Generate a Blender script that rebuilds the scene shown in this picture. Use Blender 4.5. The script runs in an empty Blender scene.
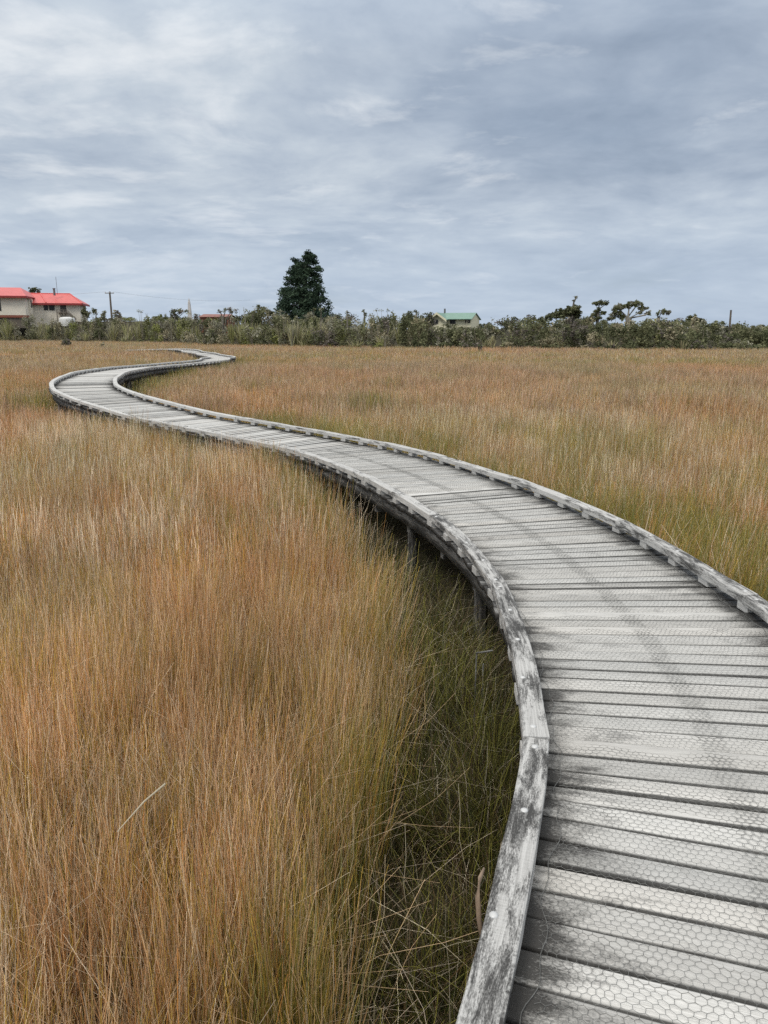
import bpy, math, random
import numpy as np
from mathutils import Vector, Matrix

rng = np.random.default_rng(7)
random.seed(7)
S = bpy.context.scene
COL = S.collection
R = math.radians

# ------------------------------------------------------------------ camera
CAMZ = 2.40
F = 755.0
V0 = 329.2
PITCH = math.atan((512 - V0) / F)
cam_d = bpy.data.cameras.new('camera')
cam = bpy.data.objects.new('camera', cam_d)
COL.objects.link(cam)
cam.location = (0, 0, CAMZ)
cam.rotation_euler = (math.pi / 2 - PITCH, 0, 0)
cam_d.sensor_fit = 'VERTICAL'
cam_d.sensor_height = 36
cam_d.lens = F / 1024 * 36
cam_d.clip_start = 0.05
cam_d.clip_end = 6000
S.camera = cam


def at(u, v, Y):
    """World point seen at photo pixel (u, v) when it stands Y metres ahead."""
    x = (u - 384) / F
    y = -(v - 512) / F
    dy = math.cos(PITCH) + y * math.sin(PITCH)
    dz = -math.sin(PITCH) + y * math.cos(PITCH)
    t = Y / dy
    return Vector((x * t, Y, CAMZ + dz * t))


# ------------------------------------------------------------------ helpers
def tag(o, label=None, cat=None, group=None, kind=None):
    if label: o['label'] = label
    if cat: o['category'] = cat
    if group: o['group'] = group
    if kind: o['kind'] = kind
    return o


def empty(name, loc=(0, 0, 0), label=None, cat=None, group=None):
    o = bpy.data.objects.new(name, None)
    o.location = loc
    COL.objects.link(o)
    return tag(o, label, cat, group)


def link(o, parent=None):
    COL.objects.link(o)
    if parent is not None:
        o.parent = parent
    return o


def mesh_np(name, V, Q, mat, cols=None, uv=None, parent=None, smooth=False, do_link=True, origin=None):
    """Quads (or tris) in numpy arrays -> one mesh object. cols: per vertex RGB, uv: per vertex."""
    V = np.asarray(V, np.float32)
    Q = np.asarray(Q, np.int32)
    if origin is not None:
        V = V - np.asarray(origin, np.float32)
    me = bpy.data.meshes.new(name)
    nf, k = Q.shape
    me.vertices.add(len(V))
    me.vertices.foreach_set('co', V.ravel())
    me.loops.add(nf * k)
    me.loops.foreach_set('vertex_index', Q.ravel())
    me.polygons.add(nf)
    me.polygons.foreach_set('loop_start', np.arange(0, nf * k, k, dtype=np.int32))
    if smooth:
        me.polygons.foreach_set('use_smooth', np.ones(nf, bool))
    me.update(calc_edges=True)
    if cols is not None:
        a = me.attributes.new('col', 'FLOAT_COLOR', 'POINT')
        c = np.ones((len(V), 4), np.float32)
        c[:, :3] = cols
        a.data.foreach_set('color', c.ravel())
    if uv is not None:
        l = me.uv_layers.new(name='UVMap')
        l.data.foreach_set('uv', np.asarray(uv, np.float32)[Q.ravel()].ravel())
    me.validate()
    me.materials.append(mat)
    o = bpy.data.objects.new(name, me)
    if origin is not None and parent is None:
        o.location = tuple(origin)
    if do_link:
        link(o, parent)
    return o


class MB:
    """Collects simple solids; build() links them as one mesh object."""
    def __init__(s):
        s.v, s.f, s.uv = [], [], []

    def add(s, pts, faces, uv=None):
        n = len(s.v)
        s.v += [tuple(p) for p in pts]
        s.f += [tuple(i + n for i in f) for f in faces]
        s.uv += list(uv) if uv is not None else [(p[0], p[1] + p[2]) for p in pts]

    def hexa(s, b, t, uv=None):
        """four bottom points and four top points, same order"""
        s.add(list(b) + list(t), [(3, 2, 1, 0), (4, 5, 6, 7), (0, 1, 5, 4), (1, 2, 6, 5), (2, 3, 7, 6), (3, 0, 4, 7)], uv)

    def box(s, x0, x1, y0, y1, z0, z1):
        s.hexa([(x0, y0, z0), (x1, y0, z0), (x1, y1, z0), (x0, y1, z0)], [(x0, y0, z1), (x1, y0, z1), (x1, y1, z1), (x0, y1, z1)])

    def tube(s, pts, rad, n=6):
        pts = [Vector(p) for p in pts]
        rings = []
        for i, p in enumerate(pts):
            a = pts[max(i - 1, 0)]
            b = pts[min(i + 1, len(pts) - 1)]
            t = (b - a).normalized()
            ref = Vector((0, 0, 1)) if abs(t.z) < 0.9 else Vector((1, 0, 0))
            e1 = t.cross(ref).normalized()
            e2 = t.cross(e1)
            r = rad[i] if hasattr(rad, '__len__') else rad
            rings.append([p + (e1 * math.cos(2 * math.pi * k / n) + e2 * math.sin(2 * math.pi * k / n)) * r for k in range(n)])
        V = [q for rr in rings for q in rr]
        Fc = []
        for i in range(len(pts) - 1):
            for k in range(n):
                k2 = (k + 1) % n
                Fc.append((i * n + k, i * n + k2, (i + 1) * n + k2, (i + 1) * n + k))
        Fc.append(tuple(range(n)))
        Fc.append(tuple((len(pts) - 1) * n + k for k in reversed(range(n))))
        s.add(V, Fc)

    def build(s, name, mat, parent=None, origin=None, bevel=0, smooth=False):
        me = bpy.data.meshes.new(name)
        og = Vector(origin) if origin is not None else Vector((0, 0, 0))
        me.from_pydata([Vector(p) - og for p in s.v], [], s.f)
        l = me.uv_layers.new(name='UVMap')
        for lp in me.loops:
            l.data[lp.index].uv = s.uv[lp.vertex_index]
        if smooth:
            for p in me.polygons: p.use_smooth = True
        me.materials.append(mat)
        import bmesh
        bm = bmesh.new(); bm.from_mesh(me)
        bmesh.ops.recalc_face_normals(bm, faces=bm.faces)
        if bevel:
            bmesh.ops.bevel(bm, geom=bm.edges[:], offset=bevel, segments=2, affect='EDGES', profile=0.6)
        bm.to_mesh(me); bm.free()
        o = bpy.data.objects.new(name, me)
        if origin is not None and parent is None:
            o.location = og
        return link(o, parent)


# ------------------------------------------------------------------ materials
def new_mat(name):
    m = bpy.data.materials.new(name)
    m.use_nodes = True
    nt = m.node_tree
    nt.nodes.clear()
    out = nt.nodes.new('ShaderNodeOutputMaterial')
    return m, nt, out


def N(nt, t, **kw):
    n = nt.nodes.new(t)
    for k, v in kw.items():
        if k in ('op',): n.operation = v
        elif k == 'blend': n.blend_type = v
        elif k.startswith('i_'):
            key = k[2:]
            n.inputs[int(key) if key.isdigit() else key].default_value = v
        else: setattr(n, k, v)
    return n


def ramp(nt, src, stops, interp='LINEAR'):
    r = nt.nodes.new('ShaderNodeValToRGB')
    r.color_ramp.interpolation = interp
    el = r.color_ramp.elements
    while len(el) > 1: el.remove(el[0])
    el[0].position = stops[0][0]
    for p, c in stops[1:]: el.new(p)
    for e, (p, c) in zip(el, stops):
        e.position = p
        e.color = (c, c, c, 1) if not hasattr(c, '__len__') else (*c, 1)
    nt.links.new(src, r.inputs[0])
    return r.outputs[0]


def mixc(nt, fac, a, b, blend='MIX'):
    m = nt.nodes.new('ShaderNodeMix')
    m.data_type = 'RGBA'
    m.blend_type = blend
    for s, v in ((m.inputs[0], fac), (m.inputs[6], a), (m.inputs[7], b)):
        if isinstance(v, (int, float)): s.default_value = v
        elif isinstance(v, tuple): s.default_value = (*v, 1)
        else: nt.links.new(v, s)
    return m.outputs[2]


def noise(nt, vec, scale, detail=4, rough=0.55, dist=0.0):
    n = N(nt, 'ShaderNodeTexNoise')
    n.inputs['Scale'].default_value = scale
    n.inputs['Detail'].default_value = detail
    n.inputs['Roughness'].default_value = rough
    n.inputs['Distortion'].default_value = dist
    if vec is not None: nt.links.new(vec, n.inputs['Vector'])
    return n.outputs['Fac']


def scaled(nt, vec, s, loc=(0, 0, 0)):
    m = N(nt, 'ShaderNodeMapping')
    m.inputs['Scale'].default_value = s
    m.inputs['Location'].default_value = loc
    nt.links.new(vec, m.inputs['Vector'])
    return m.outputs[0]


def math_n(nt, op, a, b=None, clamp=False):
    m = N(nt, 'ShaderNodeMath', op=op)
    m.use_clamp = clamp
    for i, v in enumerate((a, b)):
        if v is None: continue
        if isinstance(v, (int, float)): m.inputs[i].default_value = v
        else: nt.links.new(v, m.inputs[i])
    return m.outputs[0]


def finish(nt, out, colour, rough=0.8, bump=None, bump_d=0.01, bump_s=0.5, spec=0.3, metal=0.0):
    p = N(nt, 'ShaderNodeBsdfPrincipled')
    if isinstance(colour, tuple): p.inputs['Base Color'].default_value = (*colour, 1)
    else: nt.links.new(colour, p.inputs['Base Color'])
    if isinstance(rough, (int, float)): p.inputs['Roughness'].default_value = rough
    else: nt.links.new(rough, p.inputs['Roughness'])
    p.inputs['Specular IOR Level'].default_value = spec
    p.inputs['Metallic'].default_value = metal
    if bump is not None:
        b = N(nt, 'ShaderNodeBump')
        b.inputs['Strength'].default_value = bump_s
        b.inputs['Distance'].default_value = bump_d
        nt.links.new(bump, b.inputs['Height'])
        nt.links.new(b.outputs[0], p.inputs['Normal'])
    nt.links.new(p.outputs[0], out.inputs[0])


def simple_mat(name, c, rough=0.7, vary=0.15, scale=3.0, metal=0.0, spec=0.3):
    m, nt, out = new_mat(name)
    tc = N(nt, 'ShaderNodeTexCoord')
    n = noise(nt, tc.outputs['Object'], scale, 5, 0.6)
    lo = tuple(x * (1 - vary) for x in c)
    hi = tuple(min(1, x * (1 + vary)) for x in c)
    finish(nt, out, ramp(nt, n, [(0.3, lo), (0.7, hi)]), rough, n, 0.01, 0.06, spec, metal)
    return m


def deck_mat():
    """weathered plank boards; UV.x = metres across, UV.y = metres along, attribute 'col' = tone of that plank"""
    m, nt, out = new_mat('weathered_planks')
    uvn = N(nt, 'ShaderNodeUVMap', uv_map='UVMap')
    uv = uvn.outputs[0]
    at_ = N(nt, 'ShaderNodeAttribute', attribute_name='col')
    sep = N(nt, 'ShaderNodeSeparateXYZ'); nt.links.new(uv, sep.inputs[0])
    grain = noise(nt, scaled(nt, uv, (2.2, 130, 1)), 1.0, 6, 0.65, 0.3)
    grain2 = noise(nt, scaled(nt, uv, (9, 420, 1)), 1.0, 3, 0.6)
    blot = noise(nt, scaled(nt, uv, (3.5, 9, 1)), 1.0, 7, 0.68, 0.4)
    fine = noise(nt, scaled(nt, uv, (90, 160, 1)), 1.0, 4, 0.7)
    base = ramp(nt, grain, [(0.28, (0.28, 0.275, 0.26)), (0.42, (0.52, 0.515, 0.49)), (0.72, (0.70, 0.695, 0.67))])
    base = mixc(nt, 0.55, base, ramp(nt, grain2, [(0.3, (0.34, 0.335, 0.32)), (0.7, (0.70, 0.695, 0.67))]))
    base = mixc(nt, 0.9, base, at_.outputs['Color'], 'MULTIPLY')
    # black mould, thickest towards both edges of the deck, ragged
    ed = math_n(nt, 'ABSOLUTE', sep.outputs[0])
    edge = ramp(nt, ed, [(0.34, 0.0), (0.52, 0.10), (0.62, 0.20), (0.70, 0.32)])
    md = math_n(nt, 'ADD', math_n(nt, 'MULTIPLY', blot, 0.75), math_n(nt, 'MULTIPLY', fine, 0.38))
    spread = ramp(nt, noise(nt, scaled(nt, uv, (0.8, 1.1, 1), (2, 6, 0)), 1.0, 3), [(0.35, 0.45), (0.62, 1.25)])
    md = math_n(nt, 'ADD', md, math_n(nt, 'MULTIPLY', edge, spread))
    mould = ramp(nt, md, [(0.63, 0.0), (0.70, 0.35), (0.81, 0.92)])
    col = mixc(nt, mould, base, (0.035, 0.033, 0.031))
    # dull walked lane where the two runs of netting overlap
    wob = math_n(nt, 'ADD', sep.outputs[0], math_n(nt, 'MULTIPLY', math_n(nt, 'SUBTRACT', noise(nt, scaled(nt, uv, (0.5, 0.9, 1)), 1.0, 3), 0.5), 0.14))
    lane = math_n(nt, 'ABSOLUTE', math_n(nt, 'SUBTRACT', wob, -0.02))
    lane = ramp(nt, lane, [(0.06, 0.05), (0.16, 0.0)])
    col = mixc(nt, lane, col, (0.20, 0.20, 0.195))
    pale = noise(nt, scaled(nt, uv, (5, 7, 1), (3, 8, 0)), 1.0, 6, 0.7)
    col = mixc(nt, ramp(nt, pale, [(0.60, 0.0), (0.72, 0.35)]), col, (0.64, 0.64, 0.60))
    h = math_n(nt, 'ADD', math_n(nt, 'MULTIPLY', grain, 0.6), math_n(nt, 'MULTIPLY', grain2, 0.5))
    finish(nt, out, col, ramp(nt, grain, [(0.2, 0.75), (0.8, 0.55)]), h, 0.004, 0.7, 0.35)
    return m


def timber_mat(name, dark=0.5, tone=1.0):
    """grey sawn timber with lichen and mould; UV.x along in metres, UV.y round the section"""
    m, nt, out = new_mat(name)
    uvn = N(nt, 'ShaderNodeUVMap', uv_map='UVMap')
    uv = uvn.outputs[0]
    grain = noise(nt, scaled(nt, uv, (3, 110, 1)), 1.0, 6, 0.65, 0.3)
    saw = noise(nt, scaled(nt, uv, (260, 4, 1)), 1.0, 2, 0.5)
    blot = noise(nt, scaled(nt, uv, (4.5, 24, 1)), 1.0, 9, 0.74, 0.5)
    fine = noise(nt, scaled(nt, uv, (90, 240, 1)), 1.0, 4, 0.7)
    t = tone
    base = ramp(nt, grain, [(0.25, (0.22 * t, 0.215 * t, 0.205 * t)), (0.5, (0.42 * t, 0.415 * t, 0.40 * t)), (0.75, (0.58 * t, 0.575 * t, 0.555 * t))])
    base = mixc(nt, 0.25, base, ramp(nt, saw, [(0.35, (0.25, 0.245, 0.235)), (0.65, (0.6, 0.595, 0.58))]))
    md = math_n(nt, 'ADD', math_n(nt, 'MULTIPLY', blot, 0.8), math_n(nt, 'MULTIPLY', fine, 0.35))
    lo = 0.70 - 0.20 * dark
    big_b = noise(nt, scaled(nt, uv, (2.2, 5, 1), (9, 4, 0)), 1.0, 4, 0.6)
    md = math_n(nt, 'ADD', md, math_n(nt, 'MULTIPLY', math_n(nt, 'SUBTRACT', big_b, 0.5), 0.55))
    mould = ramp(nt, md, [(lo, 0.0), (lo + 0.05, 0.5), (lo + 0.13, 0.93)])
    col = mixc(nt, mould, base, (0.032, 0.031, 0.030))
    pale = noise(nt, scaled(nt, uv, (22, 40, 1), (5, 2, 0)), 1.0, 6, 0.75)
    col = mixc(nt, ramp(nt, pale, [(0.60, 0.0), (0.68, 0.6)]), col, (0.62, 0.63, 0.60))
    h = math_n(nt, 'ADD', math_n(nt, 'MULTIPLY', grain, 0.6), math_n(nt, 'MULTIPLY', blot, 0.4))
    finish(nt, out, col, 0.8, h, 0.006, 0.7, 0.25)
    return m


def blade_mat(name, patches):
    """stems: colour of each stem from the mesh, drifted by patches of the field"""
    m, nt, out = new_mat(name)
    at_ = N(nt, 'ShaderNodeAttribute', attribute_name='col')
    geo = N(nt, 'ShaderNodeNewGeometry')
    pos = scaled(nt, geo.outputs['Position'], (1, 1, 0))
    n1 = noise(nt, scaled(nt, pos, (0.16, 0.10, 0)), 1.0, 3, 0.6)
    n2 = noise(nt, scaled(nt, pos, (0.9, 0.7, 0), (7, 3, 0)), 1.0, 3, 0.6)
    n3 = noise(nt, scaled(nt, pos, (0.045, 0.06, 0), (2, 9, 0)), 1.0, 2, 0.5)
    tint = ramp(nt, n1, [(0.32, patches[0]), (0.5, patches[1]), (0.68, patches[2])])
    c = mixc(nt, 1.0, at_.outputs['Color'], tint, 'MULTIPLY')
    c = mixc(nt, 1.0, c, ramp(nt, n2, [(0.3, patches[3]), (0.7, patches[4])]), 'MULTIPLY')
    c = mixc(nt, 1.0, c, ramp(nt, n3, [(0.35, patches[5]), (0.65, patches[6])]), 'MULTIPLY')
    d = N(nt, 'ShaderNodeBsdfDiffuse'); nt.links.new(c, d.inputs[0])
    tr = N(nt, 'ShaderNodeBsdfTranslucent'); nt.links.new(c, tr.inputs[0])
    mx = N(nt, 'ShaderNodeMixShader', i_0=0.36)
    nt.links.new(d.outputs[0], mx.inputs[1]); nt.links.new(tr.outputs[0], mx.inputs[2])
    gl = N(nt, 'ShaderNodeBsdfGlossy'); gl.inputs['Roughness'].default_value = 0.45
    gl.inputs['Color'].default_value = (1, 1, 1, 1)
    mx2 = N(nt, 'ShaderNodeMixShader', i_0=0.03)
    nt.links.new(mx.outputs[0], mx2.inputs[1]); nt.links.new(gl.outputs[0], mx2.inputs[2])
    nt.links.new(mx2.outputs[0], out.inputs[0])
    return m


def leaf_mat(name):
    m, nt, out = new_mat(name)
    at_ = N(nt, 'ShaderNodeAttribute', attribute_name='col')
    d = N(nt, 'ShaderNodeBsdfDiffuse'); nt.links.new(at_.outputs['Color'], d.inputs[0])
    tr = N(nt, 'ShaderNodeBsdfTranslucent'); nt.links.new(at_.outputs['Color'], tr.inputs[0])
    mx = N(nt, 'ShaderNodeMixShader', i_0=0.2)
    nt.links.new(d.outputs[0], mx.inputs[1]); nt.links.new(tr.outputs[0], mx.inputs[2])
    nt.links.new(mx.outputs[0], out.inputs[0])
    return m


M_DECK = deck_mat()
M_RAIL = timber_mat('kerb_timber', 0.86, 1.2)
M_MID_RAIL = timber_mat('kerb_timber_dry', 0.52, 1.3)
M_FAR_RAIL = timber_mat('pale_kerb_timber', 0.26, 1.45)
M_BLOCK = timber_mat('block_timber', 0.12, 1.2)
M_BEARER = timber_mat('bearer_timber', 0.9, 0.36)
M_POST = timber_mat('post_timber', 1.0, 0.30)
M_WIRE = simple_mat('weathered_wire', (0.20, 0.20, 0.19), 0.5, 0.4, 40, 0.4)
M_BOLT = simple_mat('galvanised_bolt', (0.60, 0.60, 0.59), 0.45, 0.08, 60, 0.2, 0.5)
M_BARK = simple_mat('grey_bark', (0.17, 0.155, 0.13), 0.9, 0.35, 6)
M_PALEBARK = simple_mat('pale_bark', (0.34, 0.32, 0.27), 0.9, 0.25, 6)
M_LEAF = leaf_mat('leaf')
W3 = (1.0, 1.0, 1.0)
M_RUSH = blade_mat('rush_stem', [(1.06, 0.95, 0.86), (1.0, 1.0, 1.0), (0.86, 0.95, 0.84), (0.74, 0.74, 0.70), (1.16, 1.14, 1.12), (1.03, 0.96, 0.93), (0.97, 1.0, 0.97)])
M_SEDGE = blade_mat('sedge_blade', [(1.0, 0.9, 0.7), W3, (0.9, 1.05, 0.9), (0.8, 0.8, 0.8), (1.2, 1.2, 1.1), W3, W3])

# ------------------------------------------------------------------ the path of the boardwalk
CTRL = [(-2.0, -4.2, 0.0), (-1.05, -2.7, 0.03), (-0.20, -1.3, 0.06), (0.56, 0.2, 0.075),
 (0.897, 1.102, 0.076), (1.012, 1.439, 0.073), (1.126, 1.813, 0.069), (1.269, 2.336, 0.062), (1.386, 3.132, 0.052), (1.441, 3.919, 0.031), (1.424, 4.896, -0.001), (1.286, 5.957, -0.012), (1.0, 7.075, -0.021), (0.604, 8.161, -0.02), (0.193, 9.32, -0.06), (-0.28, 10.508, -0.126), (-0.969, 11.635, -0.15), (-1.879, 12.573, -0.121), (-2.911, 13.426, -0.063), (-3.932, 14.27, -0.019), (-4.883, 15.267, 0.06), (-5.908, 16.299, 0.157), (-6.746, 17.454, 0.229), (-7.356, 18.696, 0.274), (-7.796, 20.043, 0.311), (-8.123, 21.44, 0.324), (-8.488, 22.914, 0.322), (-8.683, 24.576, 0.302), (-8.915, 26.331, 0.267), (-9.134, 28.173, 0.224), (-9.272, 30.122, 0.172), (-9.314, 32.199, 0.122), (-9.161, 34.393, 0.09), (-8.809, 36.667, 0.074), (-8.629, 39.041, 0.066), (-9.076, 41.409, 0.06), (-9.247, 43.812, 0.012), (-9.717, 46.182, -0.03), (-10.432, 48.481, -0.067), (-11.211, 50.752, -0.09), (-12.046, 53.002, -0.104), (-12.753, 55.287, -0.104), (-13.743, 57.453, -0.106), (-14.768, 59.603, -0.105), (-15.47, 61.888, -0.077), (-16.589, 63.99, -0.046), (-18.176, 65.775, -0.06), (-20.222, 67.01, -0.13), (-22.6, 67.9, -0.22), (-25.0, 68.5, -0.28)]
RAILZ = 0.85      # nominal top of the kerb rail above the marsh
DECKZ = 0.75
W = 1.36          # clear width between the kerb rails
RW, RH = 0.098, 0.052
HALF = W / 2


def catmull(P, per=40):
    P = np.array(P, float)
    Q = np.vstack([2 * P[0] - P[1], P, 2 * P[-1] - P[-2]])
    out = []
    for i in range(1, len(Q) - 2):
        a, b, c, d = Q[i - 1:i + 3]
        for t in np.linspace(0, 1, per, endpoint=False):
            out.append(0.5 * (2 * b + (c - a) * t + (2 * a - 5 * b + 4 * c - d) * t * t + (3 * b - a - 3 * c + d) * t ** 3))
    out.append(P[-1])
    return np.array(out)


def smoothed(P, k):
    for _ in range(k):
        Q = P.copy(); Q[1:-1] = (P[:-2] + 2 * P[1:-1] + P[2:]) / 4; P = Q
    return P


PATH = smoothed(catmull(CTRL), 30)
_d = np.r_[0, np.cumsum(np.hypot(*np.diff(PATH[:, :2], axis=0).T))]
LEN = _d[-1]


def path_at(s):
    s = np.asarray(s, float)
    P = np.stack([np.interp(s, _d, PATH[:, i]) for i in range(3)], -1)
    e = 0.12
    A = np.stack([np.interp(s + e, _d, PATH[:, i]) - np.interp(s - e, _d, PATH[:, i]) for i in range(2)], -1)
    A /= np.linalg.norm(A, axis=-1, keepdims=True)
    nrm = np.stack([A[..., 1], -A[..., 0]], -1)      # to the walker's right
    return P, A, nrm


def edge_pt(s, off, z):
    P, A, n = path_at(s)
    return np.concatenate([P[..., :2] + n * np.asarray(off)[..., None], (P[..., 2] + z)[..., None]], -1)


_pc = PATH[::8, :2]


def path_distance(X):
    """distance of points (n,2) from the centre line, and signed side (+ right of a walker going away)"""
    out = np.empty(len(X)); side = np.empty(len(X))
    a, b = _pc[:-1], _pc[1:]
    ab = b - a; L2 = (ab ** 2).sum(1)
    for i in range(0, len(X), 4000):
        x = X[i:i + 4000]
        t = np.clip(((x[:, None] - a) * ab).sum(-1) / L2, 0, 1)
        q = x[:, None] - (a + ab * t[..., None])
        d2 = (q ** 2).sum(-1)
        k = np.argmin(d2, 1)
        j = np.arange(len(x))
        out[i:i + 4000] = np.sqrt(d2[j, k])
        side[i:i + 4000] = np.sign(q[j, k, 0] * ab[k, 1] - q[j, k, 1] * ab[k, 0])
    return out, side


# ------------------------------------------------------------------ ground
TL = [(-400, 150), (-130, 150), (-75, 128), (-55, 122), (-34, 112), (-18, 92), (-3, 80), (16, 73), (36, 71), (400, 71)]   # edge of the scrub


def tree_line(x):
    return np.interp(x, [p[0] for p in TL], [p[1] for p in TL])


def ground_z(x, y):
    west = np.clip((-20 - x) / 18, 0, 1)
    t = np.clip((y - tree_line(x) - 3) / (34 - 22 * west), 0, 1)
    return (2.4 + 1.3 * west) * t * t * (3 - 2 * t)


def make_ground():
    xs = np.r_[np.linspace(-3000, -200, 15), np.linspace(-190, 190, 150), np.linspace(200, 3000, 15)]
    ys = np.r_[np.linspace(-600, -20, 8), np.linspace(-15, 220, 130), np.linspace(260, 4500, 16)]
    X, Y = np.meshgrid(xs, ys)
    Z = ground_z(X, Y) + 0.04 * np.sin(X * 1.3 + Y * 0.7) * np.sin(Y * 0.9 - X * 0.4)
    V = np.stack([X, Y, Z], -1).reshape(-1, 3)
    nx = len(xs)
    i = np.arange(len(ys) - 1)[:, None] * nx + np.arange(nx - 1)[None]
    Q = np.stack([i, i + 1, i + nx + 1, i + nx], -1).reshape(-1, 4)
    m, nt, out = new_mat('peat_ground')
    geo = N(nt, 'ShaderNodeNewGeometry')
    n1 = noise(nt, geo.outputs['Position'], 9, 8, 0.7)
    n2 = noise(nt, geo.outputs['Position'], 0.5, 4, 0.6)
    c = ramp(nt, n1, [(0.3, (0.018, 0.015, 0.010)), (0.55, (0.05, 0.042, 0.026)), (0.75, (0.13, 0.105, 0.065))])
    c = mixc(nt, ramp(nt, n2, [(0.4, 0.0), (0.65, 0.5)]), c, (0.055, 0.055, 0.022))
    finish(nt, out, c, 0.9, n1, 0.03, 0.8, 0.2)
    o = mesh_np('ground', V, Q, m, smooth=True)
    tag(o, 'dark peaty marsh ground under the rushes and boardwalk', 'ground', kind='structure')


make_ground()

# ------------------------------------------------------------------ boardwalk
p0 = edge_pt(np.array([3.6]), np.array([0.0]), 0.0)[0]
ROOT = (float(p0[0]), float(p0[1]), 0.0)
bw = empty('boardwalk', ROOT, 'long weathered grey timber boardwalk winding across the rush marsh', 'boardwalk')


def part_np(name, V, Q, mat, **kw):
    return mesh_np(name, V, Q, mat, parent=bw, origin=ROOT, **kw)


def make_deck():
    pitch = 0.1212
    n = int(LEN / pitch) - 2
    V, Q, UV, C = [], [], [], []
    base = 0
    th = 0.038
    for i in range(n):
        s0 = (i + 0.5) * pitch
        gap = rng.uniform(0.013, 0.022) + (0.007 if rng.random() < 0.05 else 0)
        wid = pitch - gap
        skew = rng.normal(0, 0.006)
        e0 = HALF + RW - 0.004 + rng.normal(0, 0.006)
        e1 = HALF + RW - 0.004 + rng.normal(0, 0.006)
        dz = rng.normal(0, 0.0018)
        tilt = rng.normal(0, 0.0022)
        tone = np.clip(rng.normal(1.04, 0.09), 0.75, 1.22) * (0.84 if rng.random() < 0.06 else 1.0)
        warm = abs(rng.normal(0.010, 0.008))
        tc = np.array([tone * (1 + warm), tone, tone * (1 - warm)])
        P, A, nr = path_at(np.array(s0))
        # the ends fan out on the curve: use arc positions at each edge
        _, A1, _ = path_at(np.array(s0 + 0.06)); _, A0, _ = path_at(np.array(s0 - 0.06))
        k = float(A0[0] * A1[1] - A0[1] * A1[0]) / 0.12     # + curves left
        uo, vo = 0.0, rng.uniform(0, 200)
        ns = 5
        cols_t = np.linspace(-e0, e1, ns)
        cup = rng.normal(0, 0.0012)
        ch = 0.003
        ring = []
        for t in cols_t:
            half_w = (wid / 2) * (1 + 0.35 * k * t)
            mid = P[:2] + nr * t + A * (skew * t)
            z = P[2] + DECKZ + dz + cup * (t / HALF) ** 2
            for sgn, zz in ((-1, z - th), (1, z - th), (1, z - ch), (1 - 2 * ch / half_w, z), (-1 + 2 * ch / half_w, z), (-1, z - ch)):
                q = mid + A * half_w * sgn
                ring.append((q[0], q[1], zz + tilt * sgn))
                UV.append((t + uo, vo + half_w * sgn + 0))
                C.append(tc * (0.12 if zz < z - ch * 0.5 else 1.0))  # sides near black: the shade of the gaps is put into the plank colour
        V += ring
        m = 6
        for j in range(ns - 1):
            for r in range(m):
                a = base + j * m + r; b = base + j * m + (r + 1) % m
                Q.append((a, a + m, b + m, b))
        for j, rev in ((0, False), (ns - 1, True)):
            o = base + j * m
            for q in ((0, 1, 2, 5), (5, 2, 3, 4)):
                f = [o + x for x in q]
                Q.append(tuple(f if not rev else f[::-1]))
        base += ns * m
    UV = np.array(UV); C = np.array(C)
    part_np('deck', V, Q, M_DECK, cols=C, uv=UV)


make_deck()


def oriented_box(c, ax, hl, hw, z0, z1, mb, uo=None, taper=0.0):
    """box centred at c (xy) along unit ax, half length hl, half width hw; uv.x runs along"""
    ax = np.asarray(ax); nr = np.array([ax[1], -ax[0]])
    c = np.asarray(c)
    if uo is None: uo = (random.uniform(0, 300), random.uniform(0, 300))
    cor = [(-hl, -hw), (hl, -hw), (hl, hw), (-hl, hw)]
    b = [(*(c + ax * l + nr * w), z0) for l, w in cor]
    t = [(*(c + ax * l + nr * w * (1 - taper)), z1) for l, w in cor]
    h = z1 - z0
    uv = [(uo[0] + l, uo[1] + w - h if w < 0 else uo[1] + w + h) for l, w in cor] + [(uo[0] + l, uo[1] + w) for l, w in cor]
    mb.hexa(b, t, uv)


def slope_box(a, b, hw, h, mb, sub=6, bow=None):
    """timber from point a to point b (top centre line); subdivided so that it can carry a slight bow"""
    a = np.asarray(a, float); b = np.asarray(b, float)
    d = b - a; L = np.linalg.norm(d[:2]); ax = d[:2] / L; nr = np.array([ax[1], -ax[0]])
    uo = (random.uniform(0, 300), random.uniform(0, 300))
    ring_v, uv, f = [], [], []
    ch = 0.005
    sec = [(-hw, -h, -hw - h), (hw, -h, hw + h), (hw, -ch, hw + ch), (hw - ch, 0, hw), (-hw + ch, 0, -hw), (-hw, -ch, -hw - ch)]
    wob = np.cumsum(rng.normal(0, 0.0016, (sub + 1, 2)), axis=0)
    for i in range(sub + 1):
        t = i / sub
        c = a + d * t
        if bow is not None: c = c + bow[i]
        for k, (w, z, vv) in enumerate(sec):
            j = rng.normal(0, 0.0012, 2)
            p = c[:2] + nr * (w + wob[i, 0] + j[0])
            ring_v.append((p[0], p[1], c[2] + z + wob[i, 1] + j[1]))
            uv.append((uo[0] + L * t, uo[1] + vv))
    m = len(sec)
    for i in range(sub):
        for r in range(m):
            r2 = (r + 1) % m
            f.append((i * m + r, (i + 1) * m + r, (i + 1) * m + r2, i * m + r2))
    f.append(tuple(range(m))); f.append(tuple(sub * m + r for r in reversed(range(m))))
    mb.add(ring_v, f, uv)
    return uo


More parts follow.
